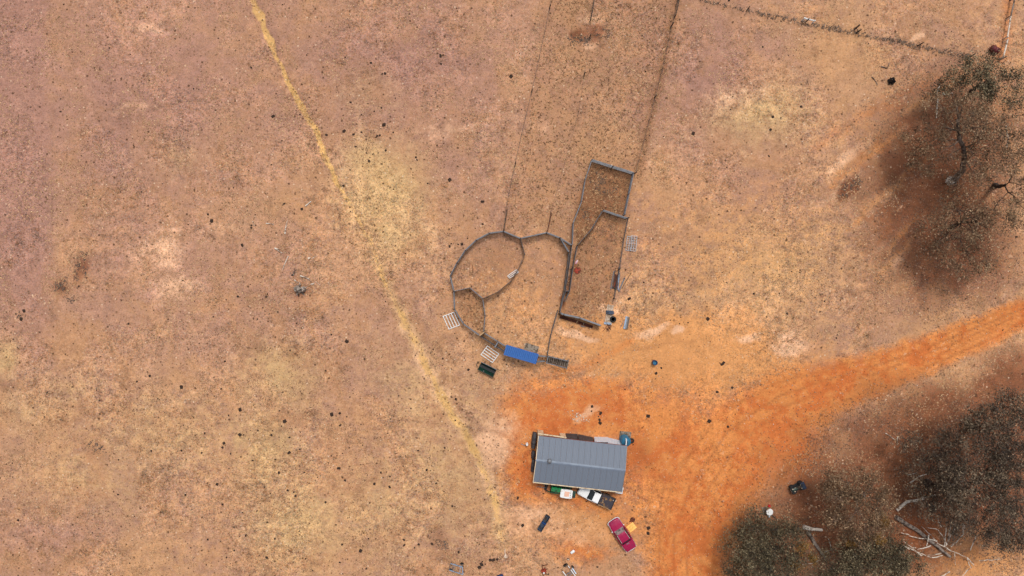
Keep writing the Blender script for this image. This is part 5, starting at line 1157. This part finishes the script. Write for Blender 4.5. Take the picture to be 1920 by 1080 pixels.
def tint_material(name, cols, rough=.9):
    m = leaf_material(name, cols); return m
GRASS = tint_material('dry_grass_blades', [(92, 70, 50), (150, 112, 82), (190, 148, 112), (214, 172, 124), (238, 200, 160)])
GRASS_D = tint_material('dead_grey_grass', [(80, 64, 54), (122, 100, 86), (150, 126, 108), (158, 134, 114), (196, 170, 146)])
LITTER = tint_material('leaf_and_bark_litter', [(50, 36, 30), (84, 58, 46), (116, 84, 66), (152, 116, 92), (206, 176, 148)])
PEBBLE = tint_material('pebbles', [(120, 76, 52), (186, 140, 106), (214, 178, 146), (232, 208, 184), (246, 236, 224)])

def tufts(name, pts, m, rad, hgt, blades, label, tintf=None):
    n = len(pts); w_ = to_world(pts)
    N_ = n * blades; c = np.repeat(w_, blades, 0); a = rng.uniform(0, 2 * np.pi, N_)
    r_ = rng.uniform(.5, 1.2, N_) * np.repeat(rng.uniform(.6, 1.5, n), blades) * rad; h = rng.uniform(.4, 1.1, N_) * hgt
    wd = r_ * .28; dx, dy = np.cos(a), np.sin(a); off = rng.normal(0, rad * .25, (N_, 2))
    bx, by = c[:, 0] + off[:, 0], c[:, 1] + off[:, 1]
    v = np.stack([np.stack([bx - dy * wd, by + dx * wd, np.full(N_, .005)], 1), np.stack([bx + dy * wd, by - dx * wd, np.full(N_, .005)], 1), np.stack([bx + dx * r_, by + dy * r_, h], 1)], 1).reshape(-1, 3)
    tint = np.clip(np.repeat(rng.random(n), blades) * .65 + rng.random(N_) * .35, 0, 1)
    o = fast_mesh(name, v, np.arange(3 * N_).reshape(-1, 3), m, {'tint': np.repeat(tint, 3)})
    return tag(o, label, None, None, 'stuff')

def zone_at(x, y):
    X = x[None, :]; Y = y[None, :]
    tr = line(X, Y, TRACK, .45)[0]
    yard = np.maximum(blob(X, Y, 1150, 850, 230, 150, 0, .4)[0], blob(X, Y, 1290, 690, 200, 60, 0, .6)[0] * .8)
    bare = np.maximum(tr, yard)
    shade = M_(blob(X, Y, 1780, 350, 140, 210, 0, .5)[0], blob(X, Y, 1700, 930, 320, 190, 0, .35)[0])
    return bare, shade
PATCH = lambda x, y: np.clip((fbm(x, y, 48, 91, 5) - .46) * 6, 0, 1)
def w_grass(x, y):
    bare, shade = zone_at(x, y); return np.clip(PATCH(x, y) * (1 - bare) * (1 - .5 * shade), 0, 1)
tufts('dry_grass', scatter(46000, w_grass), GRASS, .13, .07, 3, 'short dry straw grass over the paddock')
def w_rough(x, y):
    X, Y = x[None, :], y[None, :]
    return M_(poly(X, Y, [(1110, 300), (1188, 325), (1172, 405), (1131, 395), (1083, 460), (1074, 420)])[0] * .9, poly(X, Y, [(1083, 462), (1131, 397), (1173, 410), (1150, 560), (1125, 605), (1070, 590)])[0] * .45,
              poly(X, Y, [(1035, 0), (1268, 0), (1190, 325), (1108, 300), (1074, 420), (950, 430)])[0] * .3, poly(X, Y, [(851, 547), (882, 541), (905, 561), (909, 592), (905, 622), (870, 607)])[0] * .5,
              line(X, Y, [(1272, -20, 6), (1237, 150, 6), (1196, 325, 6)], .8)[0] * .8)
tufts('rough_grass', scatter(16000, w_rough), tint_material('brown_rank_grass', [(78, 54, 38), (116, 82, 56), (154, 112, 76), (188, 146, 104), (214, 174, 132)]), .16, .12, 4, 'rank brown grass in the long pen and lane')
tufts('fence_line_grass', scatter(750, lambda x, y: line(x[None, :], y[None, :], [(1290, -6, 1.5), (1430, 27, 3), (1560, 54, 4), (1700, 82, 4), (1815, 108, 4)], .5)[0], 400), GRASS_D, .17, .22, 4, 'dead grey grass blown against the top right fence')
tufts('low_scrub', scatter(1300, lambda x, y: np.clip(.8 * (fbm(x, y, 9, 77, 3) > .48) * M_(*[blob(x[None, :], y[None, :], *q, soft=.7)[0] for q in ((152, 503, 9, 22, 12), (148, 528, 7, 8, 0), (116, 538, 11, 12, 0), (134, 563, 8, 5, 0), (180, 838, 13, 8, 35), (828, 1012, 9, 18, -30), (40, 590, 6, 5, 0), (1593, 350, 18, 11, -40), (1090, 70, 18, 12, 0), (1130, 62, 12, 9, 0), (1092, 405, 9, 12, 20), (1128, 345, 22, 12, 30), (1068, 520, 3, 30, 8))]), 0, 1), 600), tint_material('dark_scrub', [(52, 46, 44), (74, 64, 58), (98, 82, 72), (122, 102, 86), (156, 130, 106)]), .15, .1, 3, 'low dark scrub clumps in the paddock')
def w_lit(x, y):
    bare, shade = zone_at(x, y); return shade * (1 - .8 * bare) * np.clip((fbm(x, y, 40, 95, 3) - .25) * 2.4, 0.1, 1)
tufts('leaf_litter', scatter(30000, w_lit), LITTER, .11, .03, 3, 'fallen leaves, bark and twigs under the trees')

def pebbles(name, pts, size, label, tlo=.2):
    n = len(pts); w_ = to_world(pts); s_ = size * rng.uniform(.5, 1.0, n) * np.where(rng.random(n) > .93, 1.9, 1)
    base = np.array([(1, 0, 0), (0, 1, 0), (-1, 0, 0), (0, -1, 0), (0, 0, .7), (0, 0, -.3)], float)
    a = rng.uniform(0, 6.28, n); ca, sa = np.cos(a), np.sin(a); st_ = rng.uniform(.6, 1, n)
    b = np.repeat(base[None], n, 0) * s_[:, None, None]; b[:, :, 1] *= st_[:, None]; b += rng.normal(0, .12, b.shape) * s_[:, None, None]
    v = np.stack([w_[:, 0:1] + b[:, :, 0] * ca[:, None] - b[:, :, 1] * sa[:, None], w_[:, 1:2] + b[:, :, 0] * sa[:, None] + b[:, :, 1] * ca[:, None], b[:, :, 2] + .01], -1).reshape(-1, 3)
    fb = np.array([(0, 1, 4), (1, 2, 4), (2, 3, 4), (3, 0, 4), (1, 0, 5), (2, 1, 5), (3, 2, 5), (0, 3, 5)])
    f = (np.arange(n)[:, None, None] * 6 + fb[None]).reshape(-1, 3)
    o = fast_mesh(name, v, f, PEBBLE, {'tint': np.repeat(np.clip(rng.uniform(tlo, 1, n), 0, 1), 6)}); return tag(o, label, None, None, 'stuff')
def w_peb(x, y):
    bare, shade = zone_at(x, y); X, Y = x[None, :], y[None, :]
    return np.clip(bare * .5 + blob(X, Y, 1090, 740, 110, 40, 0, .7)[0] * .8 + .04 + .3 * blob(X, Y, 990, 560, 80, 120, 0, .4)[0], 0, 1)
def crumbs():
    def wd(x, y): return np.clip(.22 + .8 * np.exp(-((x - 600) / 330) ** 2 - ((y - 880) / 240) ** 2) + .7 * np.exp(-((x - 705) / 90) ** 2 - ((y - 260) / 130) ** 2) + .5 * np.exp(-((x - 480) / 150) ** 2 - ((y - 560) / 140) ** 2) + .35 * np.exp(-((x - 1400) / 220) ** 2 - ((y - 560) / 110) ** 2), 0, 1) * np.clip((fbm(x, y, 35, 99, 3) - .42) * 6, 0, 1)
    pebbles('dung_crumbs', scatter(7000, wd, 60), .07, 'small dark dung crumbs and burrs over the grass', .0).data.materials[0] = DUNG
crumbs()
pebbles('pebbles', scatter(9000, w_peb), .05, 'pale pebbles strewn over the bare soil')
pebbles('gravel_heap', scatter(900, lambda x, y: blob(x[None, :], y[None, :], 1086, 783, 12, 7, 8, .6)[0] + .25 * blob(x[None, :], y[None, :], 1066, 770, 26, 6, 25, .8)[0] + .2 * blob(x[None, :], y[None, :], 1105, 790, 10, 5, 0, .8)[0], 400), .10, 'pale gravel spilled above the shed', .5)
